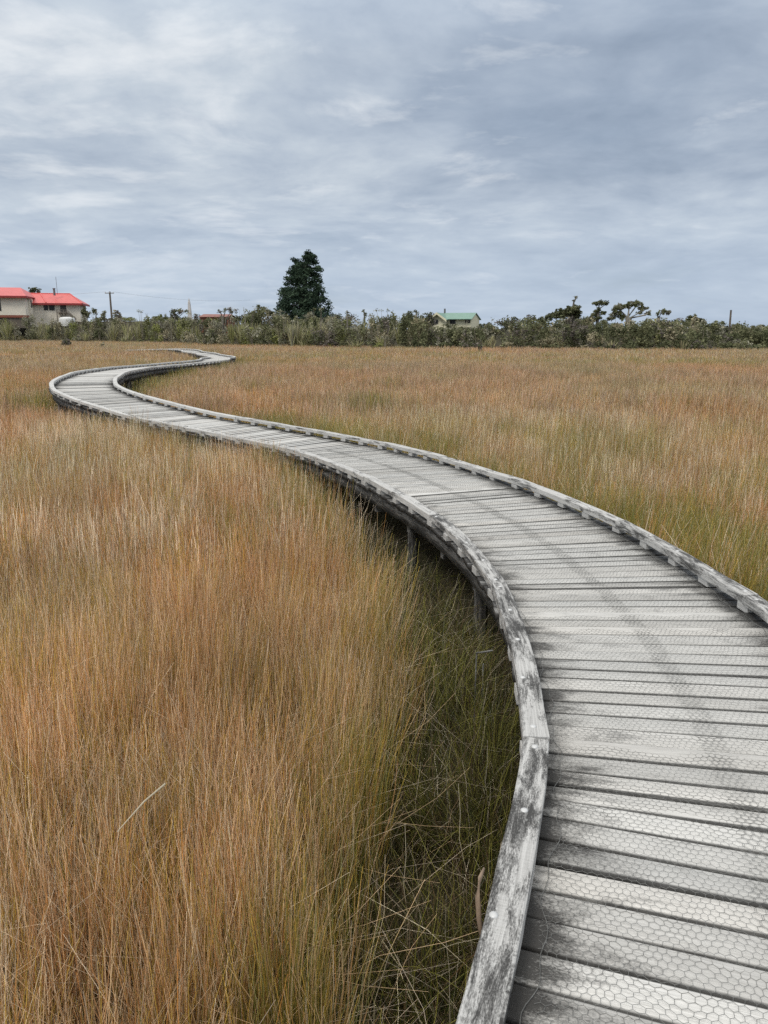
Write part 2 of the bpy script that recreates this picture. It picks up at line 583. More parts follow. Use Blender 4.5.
def dome_bolt(c, r=0.0125, h=0.006):
    mb = MB()
    V = []; n = 12
    for rr, z in ((r, -0.012), (r, 0.001), (r * 0.85, h * 0.6), (r * 0.45, h)):
        V += [(c[0] + rr * math.cos(2 * math.pi * k / n), c[1] + rr * math.sin(2 * math.pi * k / n), c[2] + z) for k in range(n)]
    Fc = []
    for i in range(3):
        for k in range(n):
            k2 = (k + 1) % n
            Fc.append((i * n + k, i * n + k2, (i + 1) * n + k2, (i + 1) * n + k))
    Fc.append(tuple(3 * n + k for k in range(n)))
    mb.add(V, Fc)
    return mb


rail_marks = {-1: [], 1: []}
block_jobs = []


def make_rails():
    seg = 1.93
    for side, anchor_y in ((-1, 2.55), (1, 2.30)):
        off = side * (HALF + RW / 2)
        ss = np.linspace(0, LEN, 6000)
        E = edge_pt(ss, np.full_like(ss, off), RAILZ)
        arc = np.r_[0, np.cumsum(np.hypot(*np.diff(E[:, :2], axis=0).T))]
        near = np.argmin(np.abs(E[:1500, 1] - anchor_y))
        a0 = arc[near] - seg * math.floor(arc[near] / seg)
        cuts = np.arange(a0, arc[-1], seg)
        sc = np.interp(cuts, arc, ss)
        for i in range(len(cuts) - 1):
            a = edge_pt(np.array(sc[i]), np.array(off), RAILZ)
            b = edge_pt(np.array(sc[i + 1]), np.array(off), RAILZ)
            # chord pushed half the sagitta outward so that the run follows the curve on average
            m_ = edge_pt(np.array((sc[i] + sc[i + 1]) / 2), np.array(off), RAILZ)
            mid = (a + b) / 2
            sh = (m_ - mid) * 0.0; sh[2] = 0
            a = a + sh; b = b + sh
            d = (b - a); L = np.linalg.norm(d[:2]); u = d / L
            a2 = a + u * 0.003; b2 = b - u * 0.003
            jz = rng.normal(0, 0.0012, 2)
            a2[2] += jz[0]; b2[2] += jz[1]
            mb = MB()
            ns = 8 if a[1] < 15 else 5
            tt = np.linspace(0, 1, ns + 1)
            cur = edge_pt(sc[i] + (sc[i + 1] - sc[i]) * tt, np.full(ns + 1, off), RAILZ)
            lin = cur[0] + (cur[-1] - cur[0]) * tt[:, None]
            BOW = 0.72
            bow = (cur - lin) * BOW; bow[:, 2] *= 0.5
            slope_box(a2, b2, RW / 2, RH, mb, sub=ns, bow=bow)
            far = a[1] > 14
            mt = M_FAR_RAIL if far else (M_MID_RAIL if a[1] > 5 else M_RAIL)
            o = mb.build('kerb_rail', mt, bw, origin=ROOT)
            for k, f in enumerate((0.035, 0.27, 0.51, 0.75, 0.965)):
                q = a2 + (b2 - a2) * f + np.array([np.interp(f, tt, bow[:, c_]) for c_ in range(3)])
                if q[1] < 9.5:
                    jit = rng.normal(0, 0.008, 2)
                    dome_bolt((q[0] + jit[0], q[1] + jit[1], q[2])).build('bolt', M_BOLT, o, origin=ROOT, smooth=True)
                if k in (0, 1, 2, 3):
                    fb = 0.0 if k == 0 else f
                    q = a2 + (b2 - a2) * fb + np.array([np.interp(fb, tt, bow[:, c_]) for c_ in range(3)])
                    q = q.copy()
                    if side < 0:
                        q[:2] += np.array([-u[1], u[0]]) * 0.003
                    block_jobs.append((float(math.hypot(q[0], q[1])), q, u[:2].copy(), side))
            # face of the kerb sits on the blocks; joint marks kept for the posts
            rail_marks[side].append((sc[i], off))


make_rails()
block_jobs.sort(key=lambda j: j[0])


def add_block(mb, q, ax):
    hl = random.uniform(0.048, 0.062)
    zt = q[2] - RH - 0.001
    zb = RAILZ * 0 + q[2] - (RAILZ - DECKZ) + 0.003
    oriented_box(q[:2], ax, hl, RW / 2 - 0.003, zb, zt, mb)


for dist, q, ax, side in block_jobs[:100]:
    mb = MB(); add_block(mb, q, ax)
    mb.build('spacer_block', M_BLOCK, bw, origin=ROOT)
mb = MB()
for dist, q, ax, side in block_jobs[100:]:
    add_block(mb, q, ax)
o = mb.build('spacer_block', M_BLOCK, bw, origin=ROOT)
o['kind'] = 'stuff'


def make_substructure():
    th = 0.038
    # stringers along both flanks and the middle
    for off in (-(HALF + 0.02), 0.0, HALF + 0.02):
        ss = np.arange(0.05, LEN - 0.3, 0.35)
        L_ = edge_pt(ss, np.full_like(ss, off - 0.024), DECKZ - th - 0.003)
        R_ = edge_pt(ss, np.full_like(ss, off + 0.024), DECKZ - th - 0.003)
        V, Q, UV = [], [], []
        for i in range(len(ss)):
            for P_, dz, vv in ((L_, 0, 0.0), (R_, 0, 0.05), (R_, -0.145, 0.2), (L_, -0.145, 0.35)):
                V.append((P_[i][0], P_[i][1], P_[i][2] + dz)); UV.append((ss[i], vv + off))
        for i in range(len(ss) - 1):
            for r in range(4):
                r2 = (r + 1) % 4
                Q.append((i * 4 + r, (i + 1) * 4 + r, (i + 1) * 4 + r2, i * 4 + r2))
        Q.append((0, 1, 2, 3)); e = (len(ss) - 1) * 4; Q.append((e + 3, e + 2, e + 1, e))
        part_np('stringer', V, Q, M_POST, uv=np.array(UV))
    # cross bearers with a post at either end
    for kpost, s in enumerate(np.arange(0.9, LEN - 0.5, 0.97)):
        P, A, nr = path_at(np.array(s))
        z1 = P[2] + DECKZ - th - 0.15
        mb = MB()
        oriented_box(P[:2], nr, HALF - 0.01, 0.038, z1 - 0.10, z1, mb)
        mb.build('bearer', M_BEARER, bw, origin=ROOT)
        if kpost % 2 == 0:
            for sd in (-1, 1):
                c = P[:2] + nr * sd * (HALF - 0.10) + A * 0.10
                mb = MB()
                mb.tube([(c[0], c[1], -0.25), (c[0], c[1], 0.2), (c[0] + random.gauss(0, 0.005), c[1], P[2] + DECKZ - th - 0.006)], [0.056, 0.055, 0.053], 10)
                mb.uv = [(v[2], (i % 10) * 0.035) for i, v in enumerate(mb.v)]
                mb.build('post', M_POST, bw, origin=ROOT, smooth=False)


make_substructure()


def make_netting():
    """hexagonal wire netting stapled over the planks, two runs that overlap"""
    cell = 0.0255
    r = 0.00055
    for lo, hi, z in ((-0.655, 0.02, 0.0026), (-0.09, 0.655, 0.0042)):
        s0, s1 = 5.6, 17.0
        # hexagon rows: pointy along t
        a = cell / math.sqrt(3)
        rows = int((s1 - s0) / (1.5 * a)); colsn = int((hi - lo) / cell)
        segs = []
        for j in range(rows):
            for i in range(colsn):
                ct = lo + (i + 0.5 * (j % 2) + 0.5) * cell
                cs = s0 + j * 1.5 * a
                p = [(ct, cs + a), (ct + cell / 2, cs + a / 2), (ct + cell / 2, cs - a / 2), (ct, cs - a)]
                segs += [(p[0], p[1]), (p[1], p[2]), (p[2], p[3])]
        segs = np.array(segs)                # n,2,2 (t,s)
        t = segs[..., 0]; s = segs[..., 1]
        # netting stretches unevenly: smooth shared warp
        wt = 0.006 * np.sin(s * 7.3 + t * 9) + 0.004 * np.sin(s * 19 - t * 23) + 0.003 * np.sin(s * 43 + t * 37)
        ws = 0.006 * np.sin(t * 11 + s * 5.1) + 0.004 * np.sin(t * 29 + s * 17) + 0.003 * np.sin(s * 37 - t * 51)
        t = t + wt; s = s + ws
        sag = 0.0012 + 0.0012 * np.sin(s * 31 + t * 17)
        P = edge_pt(s.ravel(), t.ravel(), DECKZ + z).reshape(-1, 2, 3)
        P[..., 2] += sag
        A, B = P[:, 0], P[:, 1]
        d = B - A
        ok = np.linalg.norm(d, axis=1) > 1e-4
        A, B, d = A[ok], B[ok], d[ok]
        d /= np.linalg.norm(d, axis=1, keepdims=True)
        n = np.stack([-d[:, 1], d[:, 0], 0 * d[:, 0]], 1)
        n /= np.linalg.norm(n, axis=1, keepdims=True)
        up = np.array([0, 0, 1.0])
        k = len(A)
        o3 = [n * r, -n * r, np.tile(up * r * 1.6, (k, 1))]
        V = np.stack([A + o for o in o3] + [B + o for o in o3], 1).reshape(-1, 3)
        b = np.arange(k)[:, None] * 6
        Q = np.concatenate([b + np.array([[0, 2, 5, 3]]), b + np.array([[2, 1, 4, 5]])], 0)
        part_np('wire_netting', V, Q, M_WIRE)
    # loose selvedge wire wandering along each edge
    for off in (-0.64, 0.645):
        ss = np.arange(5.6, 14.5, 0.03)
        wv = off + 0.012 * np.sin(ss * 12) + 0.008 * np.sin(ss * 31 + 1)
        P = edge_pt(ss, wv, DECKZ + 0.006) + np.stack([0 * ss, 0 * ss, 0.003 * np.abs(np.sin(ss * 17))], 1)
        mb = MB(); mb.tube([tuple(p) for p in P], 0.0011, 5)
        mb.build('selvedge_wire', M_WIRE, bw, origin=ROOT)


make_netting()

# ------------------------------------------------------------------ grasses
SRC = bpy.data.collections.new('tuft_sources')      # meshes the grass objects scatter; not in the scene itself

RUST = (0.47, 0.285, 0.15); TAN = (0.61, 0.47, 0.30); STRAW = (0.84, 0.77, 0.62); OLIVE = (0.22, 0.22, 0.06)
YOL = (0.53, 0.395, 0.095); GREEN = (0.13, 0.17, 0.04); BROWN = (0.21, 0.14, 0.08); GREY = (0.46, 0.41, 0.34); ORNG = (0.56, 0.295, 0.095); PINK = (0.53, 0.385, 0.31); GRGN = (0.27, 0.30, 0.15); BLK = (0.06, 0.05, 0.03)


def blades(n, rad, h0, h1, width, segs, palette, base_mix, lean=0.10, droop=0.10, tipw=0.35, r=rng, kinky=0.012, g0=0.22):
    """n stems -> vertices, quads, colours"""
    t = np.linspace(0, 1, segs + 1)
    rr = rad * np.sqrt(r.random(n)); ph = r.random(n) * 2 * np.pi
    bx, by = rr * np.cos(ph), rr * np.sin(ph)
    h = r.uniform(h0, h1, n) * (0.75 + 0.25 * r.random(n) ** 0.4)
    la = r.random(n) * 2 * np.pi
    ln = np.abs(r.normal(0, lean, n)); dr = np.abs(r.normal(0, droop, n))
    kink = r.normal(0, kinky, (n, segs + 1, 2)); kink[:, 0] = 0
    prof = ln[:, None] * t + dr[:, None] * t ** 2.2
    x = bx[:, None] + np.cos(la)[:, None] * prof * h[:, None] + kink[..., 0] * h[:, None]
    y = by[:, None] + np.sin(la)[:, None] * prof * h[:, None] + kink[..., 1] * h[:, None]
    z = h[:, None] * (t - 0.35 * (prof ** 2))
    fa = r.random(n) * 2 * np.pi
    w = width * r.uniform(0.7, 1.3, n)[:, None] * (1 - (1 - tipw) * t ** 1.5) / 2
    wx, wy = np.cos(fa)[:, None] * w, np.sin(fa)[:, None] * w
    V = np.stack([np.stack([x - wx, y - wy, z], -1), np.stack([x + wx, y + wy, z], -1)], 2).reshape(-1, 3)
    m = 2 * (segs + 1)
    b = np.arange(n)[:, None, None] * m + np.arange(segs)[None, :, None] * 2
    Q = (b + np.array([0, 1, 3, 2])).reshape(-1, 4)
    names = list(palette); wts = np.array([palette[c] for c in names], float); wts /= wts.sum()
    pick = r.choice(len(names), n, p=wts)
    tip = np.array(names)[pick] * r.uniform(0.55, 1.8, (n, 1))
    bc = np.array(base_mix)[r.integers(0, len(base_mix), n)] * r.uniform(0.8, 1.2, (n, 1))
    g = np.clip((t - g0) / 0.5, 0, 1)[None, :, None]
    C = bc[:, None] * (1 - g) + tip[:, None] * g
    C = np.repeat(C[:, :, None], 2, 2).reshape(-1, 3)
    return V, Q, C


def join(parts):
    V, Q, C, n = [], [], [], 0
    for v, q, c in parts:
        V.append(v); Q.append(q + n); C.append(c); n += len(v)
    return np.concatenate(V), np.concatenate(Q), np.concatenate(C)


def source(name, parts, mat):
    V, Q, C = join(parts)
    o = mesh_np(name, V, Q, mat, cols=C, do_link=False)
    SRC.objects.link(o)
    return o


PAL_A = {RUST: 20, TAN: 30, STRAW: 18, YOL: 12, OLIVE: 8, GREY: 8, ORNG: 7, BROWN: 6}
PAL_Y = {YOL: 46, ORNG: 14, OLIVE: 22, TAN: 14}
PAL_G = {GRGN: 30, OLIVE: 26, GREEN: 14, YOL: 20, TAN: 8, STRAW: 4}
PAL_B = {RUST: 6, TAN: 22, STRAW: 12, YOL: 32, OLIVE: 24, GREY: 6}
PAL_C = {RUST: 40, TAN: 28, STRAW: 8, YOL: 8, BROWN: 8, ORNG: 10}
PAL_D = {STRAW: 36, GREY: 34, TAN: 24, BROWN: 8}
PAL_F = {RUST: 34, PINK: 40, TAN: 14, STRAW: 5, YOL: 3, BROWN: 6}
PAL_H = {RUST: 16, PINK: 26, TAN: 26, OLIVE: 14, GREY: 12, BROWN: 8}
BASE_A = [OLIVE, YOL, BROWN, BROWN, (0.30, 0.27, 0.10), BLK]
BASE_G = [GREEN, OLIVE, YOL, (0.20, 0.23, 0.06)]
BASE_B = [OLIVE, GREEN, YOL, (0.22, 0.22, 0.07)]
BASE_D = [BROWN, GREY, (0.24, 0.18, 0.10)]
n_src = 0
SETS = {}


def def_set(key, makers):
    global n_src
    SETS[key] = list(range(n_src, n_src + len(makers)))
    for mk in makers:
        source('s%03d' % n_src, mk[0], mk[1]); n_src += 1


def rush(nb, rad, width, segs, pal, base, hs=1.0, extra=True):
    dead = pal is PAL_D
    g0 = 0.42 if base is BASE_G else 0.22
    p = [blades(nb, rad, 0.72 * hs, 1.08 * hs, width, segs, pal, base, 0.12 if dead else 0.05, 0.16 if dead else 0.065, kinky=0.028 if dead else 0.011, g0=g0)]
    if extra:   # a few stray stems bent across the others, and pale spent heads
        p.append(blades(max(3, nb // 12), rad, 0.6 * hs, 1.12 * hs, width * 0.9, segs, {STRAW: 3, TAN: 2, GREY: 2}, [TAN, GREY, BROWN], 0.30, 0.25, kinky=0.03))
        p.append(blades(max(3, nb // 10), rad, 0.25 * hs, 0.6 * hs, width, segs, {BROWN: 3, GREY: 3, STRAW: 1}, [BROWN, BROWN, GREY], 0.45, 0.4, kinky=0.03))
    return (p, M_RUSH)


pals = [(PAL_A, BASE_A), (PAL_B, BASE_B), (PAL_C, BASE_A), (PAL_A, BASE_A), (PAL_D, BASE_D), (PAL_Y, BASE_B)]
pals_far = [(PAL_F, BASE_A), (PAL_H, BASE_B), (PAL_C, BASE_A), (PAL_F, BASE_A), (PAL_H, BASE_D), (PAL_A, BASE_A), (PAL_G, BASE_G), (PAL_A, BASE_G)]
def_set('r0', [rush(58, 0.12, 0.0028, 5, *p) for p in pals + [(PAL_G, BASE_G), (PAL_A, BASE_G)]])
def_set('r1', [rush(62, 0.19, 0.0046, 4, *p) for p in pals + [(PAL_G, BASE_G), (PAL_A, BASE_G)]])
def_set('r2', [rush(60, 0.34, 0.0090, 3, *p) for p in pals_far])
def_set('r3', [rush(60, 0.70, 0.022, 2, *p) for p in pals_far])
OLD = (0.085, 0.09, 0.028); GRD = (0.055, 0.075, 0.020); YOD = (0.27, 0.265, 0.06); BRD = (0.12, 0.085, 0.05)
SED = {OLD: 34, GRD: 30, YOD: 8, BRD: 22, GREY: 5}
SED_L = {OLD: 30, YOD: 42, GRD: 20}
def sedge(nb, rad, width, pal, h):
    return ([blades(nb, rad, 0.5 * h, 1.0 * h, width, 6, pal, [GRD, OLD, BRD], 0.26, 0.36, 0.2),
             blades(nb // 4, rad * 1.5, 0.5 * h, 1.15 * h, width, 6, {GREY: 3, STRAW: 1, BRD: 7, BROWN: 4, TAN: 1}, [BRD, BROWN], 0.75, 0.6, 0.4)], M_SEDGE)
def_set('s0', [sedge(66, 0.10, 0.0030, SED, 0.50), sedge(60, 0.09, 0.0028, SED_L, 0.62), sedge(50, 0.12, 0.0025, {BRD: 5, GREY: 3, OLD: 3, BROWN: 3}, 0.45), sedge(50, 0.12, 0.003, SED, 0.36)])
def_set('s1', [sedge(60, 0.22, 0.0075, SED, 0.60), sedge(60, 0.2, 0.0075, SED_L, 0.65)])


def scatter_tree():
    g = bpy.data.node_groups.new('scatter_tufts', 'GeometryNodeTree')
    g.interface.new_socket('Geometry', in_out='INPUT', socket_type='NodeSocketGeometry')
    g.interface.new_socket('Geometry', in_out='OUTPUT', socket_type='NodeSocketGeometry')
    i = g.nodes.new('NodeGroupInput'); o = g.nodes.new('NodeGroupOutput')
    ci = g.nodes.new('GeometryNodeCollectionInfo')
    ci.inputs['Collection'].default_value = SRC
    ci.inputs['Separate Children'].default_value = True
    ci.inputs['Reset Children'].default_value = True
    iop = g.nodes.new('GeometryNodeInstanceOnPoints')
    iop.inputs['Pick Instance'].default_value = True
    def attr(nm, ty):
        a = g.nodes.new('GeometryNodeInputNamedAttribute'); a.data_type = ty
        a.inputs['Name'].default_value = nm
        return a.outputs['Attribute']
    g.links.new(i.outputs[0], iop.inputs['Points'])
    g.links.new(ci.outputs[0], iop.inputs['Instance'])
    g.links.new(attr('pick', 'INT'), iop.inputs['Instance Index'])
    e2r = g.nodes.new('FunctionNodeEulerToRotation')
    g.links.new(attr('rot', 'FLOAT_VECTOR'), e2r.inputs[0])
    g.links.new(e2r.outputs[0], iop.inputs['Rotation'])
    g.links.new(attr('scl', 'FLOAT_VECTOR'), iop.inputs['Scale'])
    rl = g.nodes.new('GeometryNodeRealizeInstances')
    g.links.new(iop.outputs[0], rl.inputs[0]); g.links.new(rl.outputs[0], o.inputs[0])
    return g


SCATTER = scatter_tree()


def scatter(name, P, pick, rot, scl, label, cat):
    me = bpy.data.meshes.new(name)
    me.vertices.add(len(P)); me.vertices.foreach_set('co', np.asarray(P, np.float32).ravel())
    a = me.attributes.new('pick', 'INT', 'POINT'); a.data.foreach_set('value', np.asarray(pick, np.int32))
    a = me.attributes.new('rot', 'FLOAT_VECTOR', 'POINT'); a.data.foreach_set('vector', np.asarray(rot, np.float32).ravel())
    a = me.attributes.new('scl', 'FLOAT_VECTOR', 'POINT'); a.data.foreach_set('vector', np.asarray(scl, np.float32).ravel())
    o = bpy.data.objects.new(name, me)
    link(o)
    md = o.modifiers.new('scatter', 'NODES'); md.node_group = SCATTER
    tag(o, label, cat, kind='stuff')
    return o


def polar_points(r0, r1, sp, ang0=-42, ang1=42, growth=0.0):
    pts = []
    r = r0
    while r < r1:
        s = sp(r)
        n = max(1, int(R(ang1 - ang0) * r / s))
        a = R(ang0) + (np.arange(n) + rng.random(n)) / n * R(ang1 - ang0)
        q = r + (rng.random(n)) * s
        pts.append(np.stack([np.sin(a) * q, np.cos(a) * q], 1))
        r += s
    return np.concatenate(pts)


def vnoise(X, sc, seed):
    """cheap smooth noise for patches: sum of sines"""
    g = np.random.default_rng(seed)
    out = 0
    for k in range(6):
        a = g.random() * 6.28; f = sc * g.uniform(0.6, 1.8)
        out = out + np.sin(X[:, 0] * f * math.cos(a) + X[:, 1] * f * math.sin(a) + g.random() * 6.28)
    return out / 3.2


def rots(n, tx, ty):
    """yaw at random, then lean by (tx, ty) radians"""
    yaw = rng.random(n) * 2 * np.pi
    cy, sy = np.cos(yaw), np.sin(yaw)
    cx, sx = np.cos(tx), np.sin(tx)
    cb, sb = np.cos(ty), np.sin(ty)
    # M = Ry(ty) * Rx(tx) * Rz(yaw); euler xyz of M
    m20 = -sb * cy + cb * sx * sy
    m21 = sb * sy + cb * sx * cy
    m22 = cb * cx
    m10 = cx * sy
    m00 = cb * cy + sb * sx * sy
    return np.stack([np.arctan2(m21, m22), np.arcsin(np.clip(-m20, -1, 1)), np.arctan2(m10, m00)], 1)


def make_fields():
    near = polar_points(0.25, 5.5, lambda r: 0.105, -180, 180)
    mid = polar_points(5.5, 15, lambda r: 0.15)
    far = polar_points(15, 45, lambda r: 0.26 + 0.004 * (r - 15))
    vfar = polar_points(45, 190, lambda r: 0.55 + 0.004 * (r - 45))
    res = {-1: [], 1: []}
    sed = []
    for X, key in ((near, 'r0'), (mid, 'r1'), (far, 'r2'), (vfar, 'r3')):
        X = X[X[:, 1] < tree_line(X[:, 0]) + 3]
        D, sd = path_distance(X)
        edge = HALF + RW + 0.46 + np.interp(X[:, 1], [1.2, 2.2, 4.5, 6, 8.5], [-0.16, 0.06, 0.24, 0.22, 0.0]) * (sd < 0) + 0.07 * vnoise(X, 2.6, 3) + rng.normal(0, 0.03, len(X))
        edge = np.where(sd > 0, edge - 0.16, edge)
        edge = np.where(X[:, 1] > 12, edge - 0.12, edge)
        edge = np.where(X[:, 1] > 30, edge + 0.25, edge)
        ok = D > edge
        Xs, Ds, ss = X[ok], D[ok], sd[ok]
        n = len(Xs)
        pn = 0.6 * vnoise(Xs, 0.75, 11) + 0.7 * vnoise(Xs, 4.2, 14); pn2 = vnoise(Xs, 0.22, 12); hn = vnoise(Xs, 1.6, 13)
        opts = SETS[key]
        cn = vnoise(Xs, 9.0, 16) + rng.normal(0, 0.22, n)
        pick = np.select([cn < -0.85, cn < -0.25, cn < 0.35, cn < 0.8], [5, 1, 0, 2], 4)
        if key in ('r2', 'r3'): pick = rng.integers(0, 6, n)
        q = rng.random(n)
        pick = np.where((pn > 0.45) & (q < 0.6), 2, pick)         # rustier patches
        pick = np.where((pn < -0.55) & (q < 0.6), 1, pick)        # greener
        pick = np.where((hn + pn2 > 0.85) & (q < 0.55), 4, pick)   # bleached dead stands
        near_edge = Ds < edge[ok] + np.where(ss > 0, 0.5, 0.25)
        pick = np.where(near_edge & (q < 0.8), np.where(q < 0.45, 6, 7), pick)
        if key != 'r0': pick = np.where((hn - pn2 > 0.9) & (rng.random(n) < 0.35), 6, pick)
        ge = (Ds < edge[ok] + 1.2) & (ss > 0) & (vnoise(Xs, 1.3, 44) > -0.3) & (rng.random(n) < 0.6) & (Xs[:, 1] < 16)
        pick = np.where(ge, 6, pick)
        gl = (ss < 0) & (vnoise(Xs, 2.4, 45) > 0.75) & (rng.random(n) < 0.5) & (Xs[:, 1] < 7)
        pick = np.where(gl, 1, pick)
        pick = np.array(opts)[pick]
        fn = vnoise(Xs, 7.5, 15)
        sz = 0.86 + 0.10 * hn + 0.05 * pn2 + (0.13 * fn if key in ('r0', 'r1') else 0) + rng.normal(0, 0.05, n)
        sz = np.where(Xs[:, 1] > 40, sz * 0.92, sz)
        sxy = np.full(n, 1.0) * rng.uniform(0.9, 1.15, n)
        tx = 0.05 * vnoise(Xs, 1.1, 21) + rng.normal(0, 0.05, n)
        ty = 0.05 + 0.07 * vnoise(Xs, 0.9, 22) + rng.normal(0, 0.05, n)
        keep = (fn > -0.7) | (rng.random(n) < 0.35) if key in ('r0', 'r1') else np.ones(n, bool)
        Z = ground_z(Xs[:, 0], Xs[:, 1])
        P = np.stack([Xs[:, 0], Xs[:, 1], Z - 0.02], 1)
        sc = np.stack([sxy, sxy, sz], 1)
        rt = rots(n, tx, ty)
        for side in (-1, 1):
            k = (ss == side) & keep
            res[side].append((P[k], pick[k], rt[k], sc[k]))
        # low sedge in the strip beside the boardwalk
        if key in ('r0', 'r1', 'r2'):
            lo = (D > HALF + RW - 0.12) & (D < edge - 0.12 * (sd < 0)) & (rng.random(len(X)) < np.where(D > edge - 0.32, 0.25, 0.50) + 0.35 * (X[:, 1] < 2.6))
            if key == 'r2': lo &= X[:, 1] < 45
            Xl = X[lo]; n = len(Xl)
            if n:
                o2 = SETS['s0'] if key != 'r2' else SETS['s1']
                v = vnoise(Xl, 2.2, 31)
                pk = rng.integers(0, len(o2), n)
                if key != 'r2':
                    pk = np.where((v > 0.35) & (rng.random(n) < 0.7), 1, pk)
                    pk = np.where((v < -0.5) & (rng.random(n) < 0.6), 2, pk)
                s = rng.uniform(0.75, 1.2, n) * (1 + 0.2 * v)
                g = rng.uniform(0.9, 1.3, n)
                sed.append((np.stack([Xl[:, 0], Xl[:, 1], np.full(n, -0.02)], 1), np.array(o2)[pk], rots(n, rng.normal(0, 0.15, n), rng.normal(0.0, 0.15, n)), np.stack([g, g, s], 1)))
    cat = lambda L: [np.concatenate([l[i] for l in L]) for i in range(4)]
    scatter('rush_grass', *cat(res[-1]), 'tall tan and rust wire rushes filling the marsh left of the boardwalk', 'rushes')
    scatter('rush_grass', *cat(res[1]), 'rust brown wire rushes filling the marsh right of the boardwalk up to the scrub', 'rushes')
    scatter('sedge_grass', *cat(sed), 'low dark green sedge in the shaded strip against the boardwalk', 'sedge')


make_fields()

# ------------------------------------------------------------------ foliage
DKOL = (0.125, 0.135, 0.075); MIDOL = (0.20, 0.205, 0.115); GRGR = (0.32, 0.31, 0.235); FLAX = (0.44, 0.42, 0.23)
KHAKI = (0.36, 0.325, 0.22); GREYP = (0.20, 0.178, 0.155); CONI = (0.055, 0.085, 0.058); CONI2 = (0.085, 0.125, 0.080); YGR = (0.25, 0.265, 0.10)


def leaf_cloud(centres, radii, n_each, size, cols, r, up=0.35, elong=1.0):
    """leaf quads through the volume of many clumps; (k,3) centres, (k,3) radii"""
    k = len(centres)
    idx = np.repeat(np.arange(k), n_each)
    m = len(idx)
    d = r.normal(0, 1, (m, 3)); d /= np.linalg.norm(d, axis=1, keepdims=True)
    rad = r.random(m) ** 0.45
    P = centres[idx] + d * radii[idx] * rad[:, None]
    a = r.normal(0, 1, (m, 3)); a[:, 2] *= up + 0.3
    a /= np.linalg.norm(a, axis=1, keepdims=True)
    b = np.cross(a, r.normal(0, 1, (m, 3))); b /= np.linalg.norm(b, axis=1, keepdims=True) + 1e-9
    s = size * r.uniform(0.6, 1.4, m)[:, None]
    a = a * s * elong; b = b * s * 0.55
    V = np.stack([P - a, P - b * 0.9 + a * 0.1, P + a, P + b * 0.9 + a * 0.1], 1).reshape(-1, 3)
    Q = np.arange(m * 4).reshape(-1, 4)
    ck = np.array(cols)[r.integers(0, len(cols), k)] * r.uniform(0.75, 1.25, (k, 1))
    C = ck[idx] * r.uniform(0.7, 1.3, (m, 1))
    return V, Q, np.repeat(C, 4, 0)


def bush_parts(base, h, w, cols, r, leaf=0.13, dens=1.0, lean=0.0):
    """a shrub crown of several ragged clumps from the ground up"""
    k = max(6, int(13 * dens))
    u = r.random(k); u[0] = 1.0; u[1] = 0.9
    zc = h * (0.22 + 0.66 * u)
    ww = w * 0.5 * np.sqrt(np.clip(1 - (2 * (zc / h) - 0.85) ** 2 * 0.8, 0.12, 1))
    ph = r.random(k) * 6.28; q = np.sqrt(r.random(k))
    c = np.stack([base[0] + np.cos(ph) * ww * q + lean * zc, base[1] + np.sin(ph) * ww * q, base[2] + zc], 1)
    rd = np.stack([r.uniform(0.22, 0.40, k) * w * 0.62, r.uniform(0.22, 0.4, k) * w * 0.62, r.uniform(0.14, 0.26, k) * h], 1)
    c[:, 2] = np.minimum(c[:, 2], base[2] + h - rd[:, 2] * 0.8)
    return leaf_cloud(c, rd, int(46 * max(0.6, (w * h / 6))), leaf, cols, r)


def flax_parts(base, h, w, cols, r, n=46):
    """fan of stiff sword leaves"""
    t = np.linspace(0, 1, 5)
    ph = r.random(n) * 6.28; ln = r.uniform(0.1, 0.75, n) * w * 0.6; hh = h * r.uniform(0.6, 1.0, n)
    x = base[0] + np.cos(ph)[:, None] * ln[:, None] * t ** 1.6
    y = base[1] + np.sin(ph)[:, None] * ln[:, None] * t ** 1.6
    z = base[2] + hh[:, None] * (t - 0.22 * (ln / w)[:, None] * t ** 3)
    wd = 0.055 * (1 - 0.85 * t ** 2)[None] * r.uniform(0.7, 1.3, n)[:, None]
    fx = np.cos(ph + 1.57 + r.normal(0, 0.7, n))[:, None] * wd; fy = np.sin(ph + 1.57)[:, None] * wd
    V = np.stack([np.stack([x - fx, y - fy, z], -1), np.stack([x + fx, y + fy, z], -1)], 2).reshape(-1, 3)
    b = np.arange(n)[:, None, None] * 10 + np.arange(4)[None, :, None] * 2
    Q = (b + np.array([0, 1, 3, 2])).reshape(-1, 4)
    C = np.array(cols)[r.integers(0, len(cols), n)] * r.uniform(0.75, 1.3, (n, 1))
    return V, Q, np.repeat(C, 10, 0)


def stem_parts(base, h, r, cols, n=1, wid=0.045):
    """bare pale saplings and dead sticks"""
    P = []
    for _ in range(n):
        t = np.linspace(0, 1, 4)
        lx, ly = r.normal(0, 0.09 * h, 2)
        x = base[0] + lx * t ** 1.5 + r.normal(0, 0.01, 4); y = base[1] + ly * t
        z = base[2] + h * t
        w = wid * (1 - 0.75 * t)
        V = np.concatenate([np.stack([x - w, y, z], 1), np.stack([x + w, y, z], 1)])
        Q = np.array([[i, i + 4, i + 5, i + 1] for i in range(3)])
        Q2 = Q
        V2 = np.concatenate([np.stack([x, y - w, z], 1), np.stack([x, y + w, z], 1)])
        c = np.array(cols[r.integers(0, len(cols))])
        P.append((V, Q, np.tile(c, (8, 1)))); P.append((V2, Q2, np.tile(c, (8, 1))))
        if r.random() < 0.6:
            P.append(leaf_cloud(np.array([[x[-1], y[-1], z[-1]]]), np.array([[0.35, 0.35, 0.25]]), 14, 0.10, [GRGR, MIDOL], r))
    return P


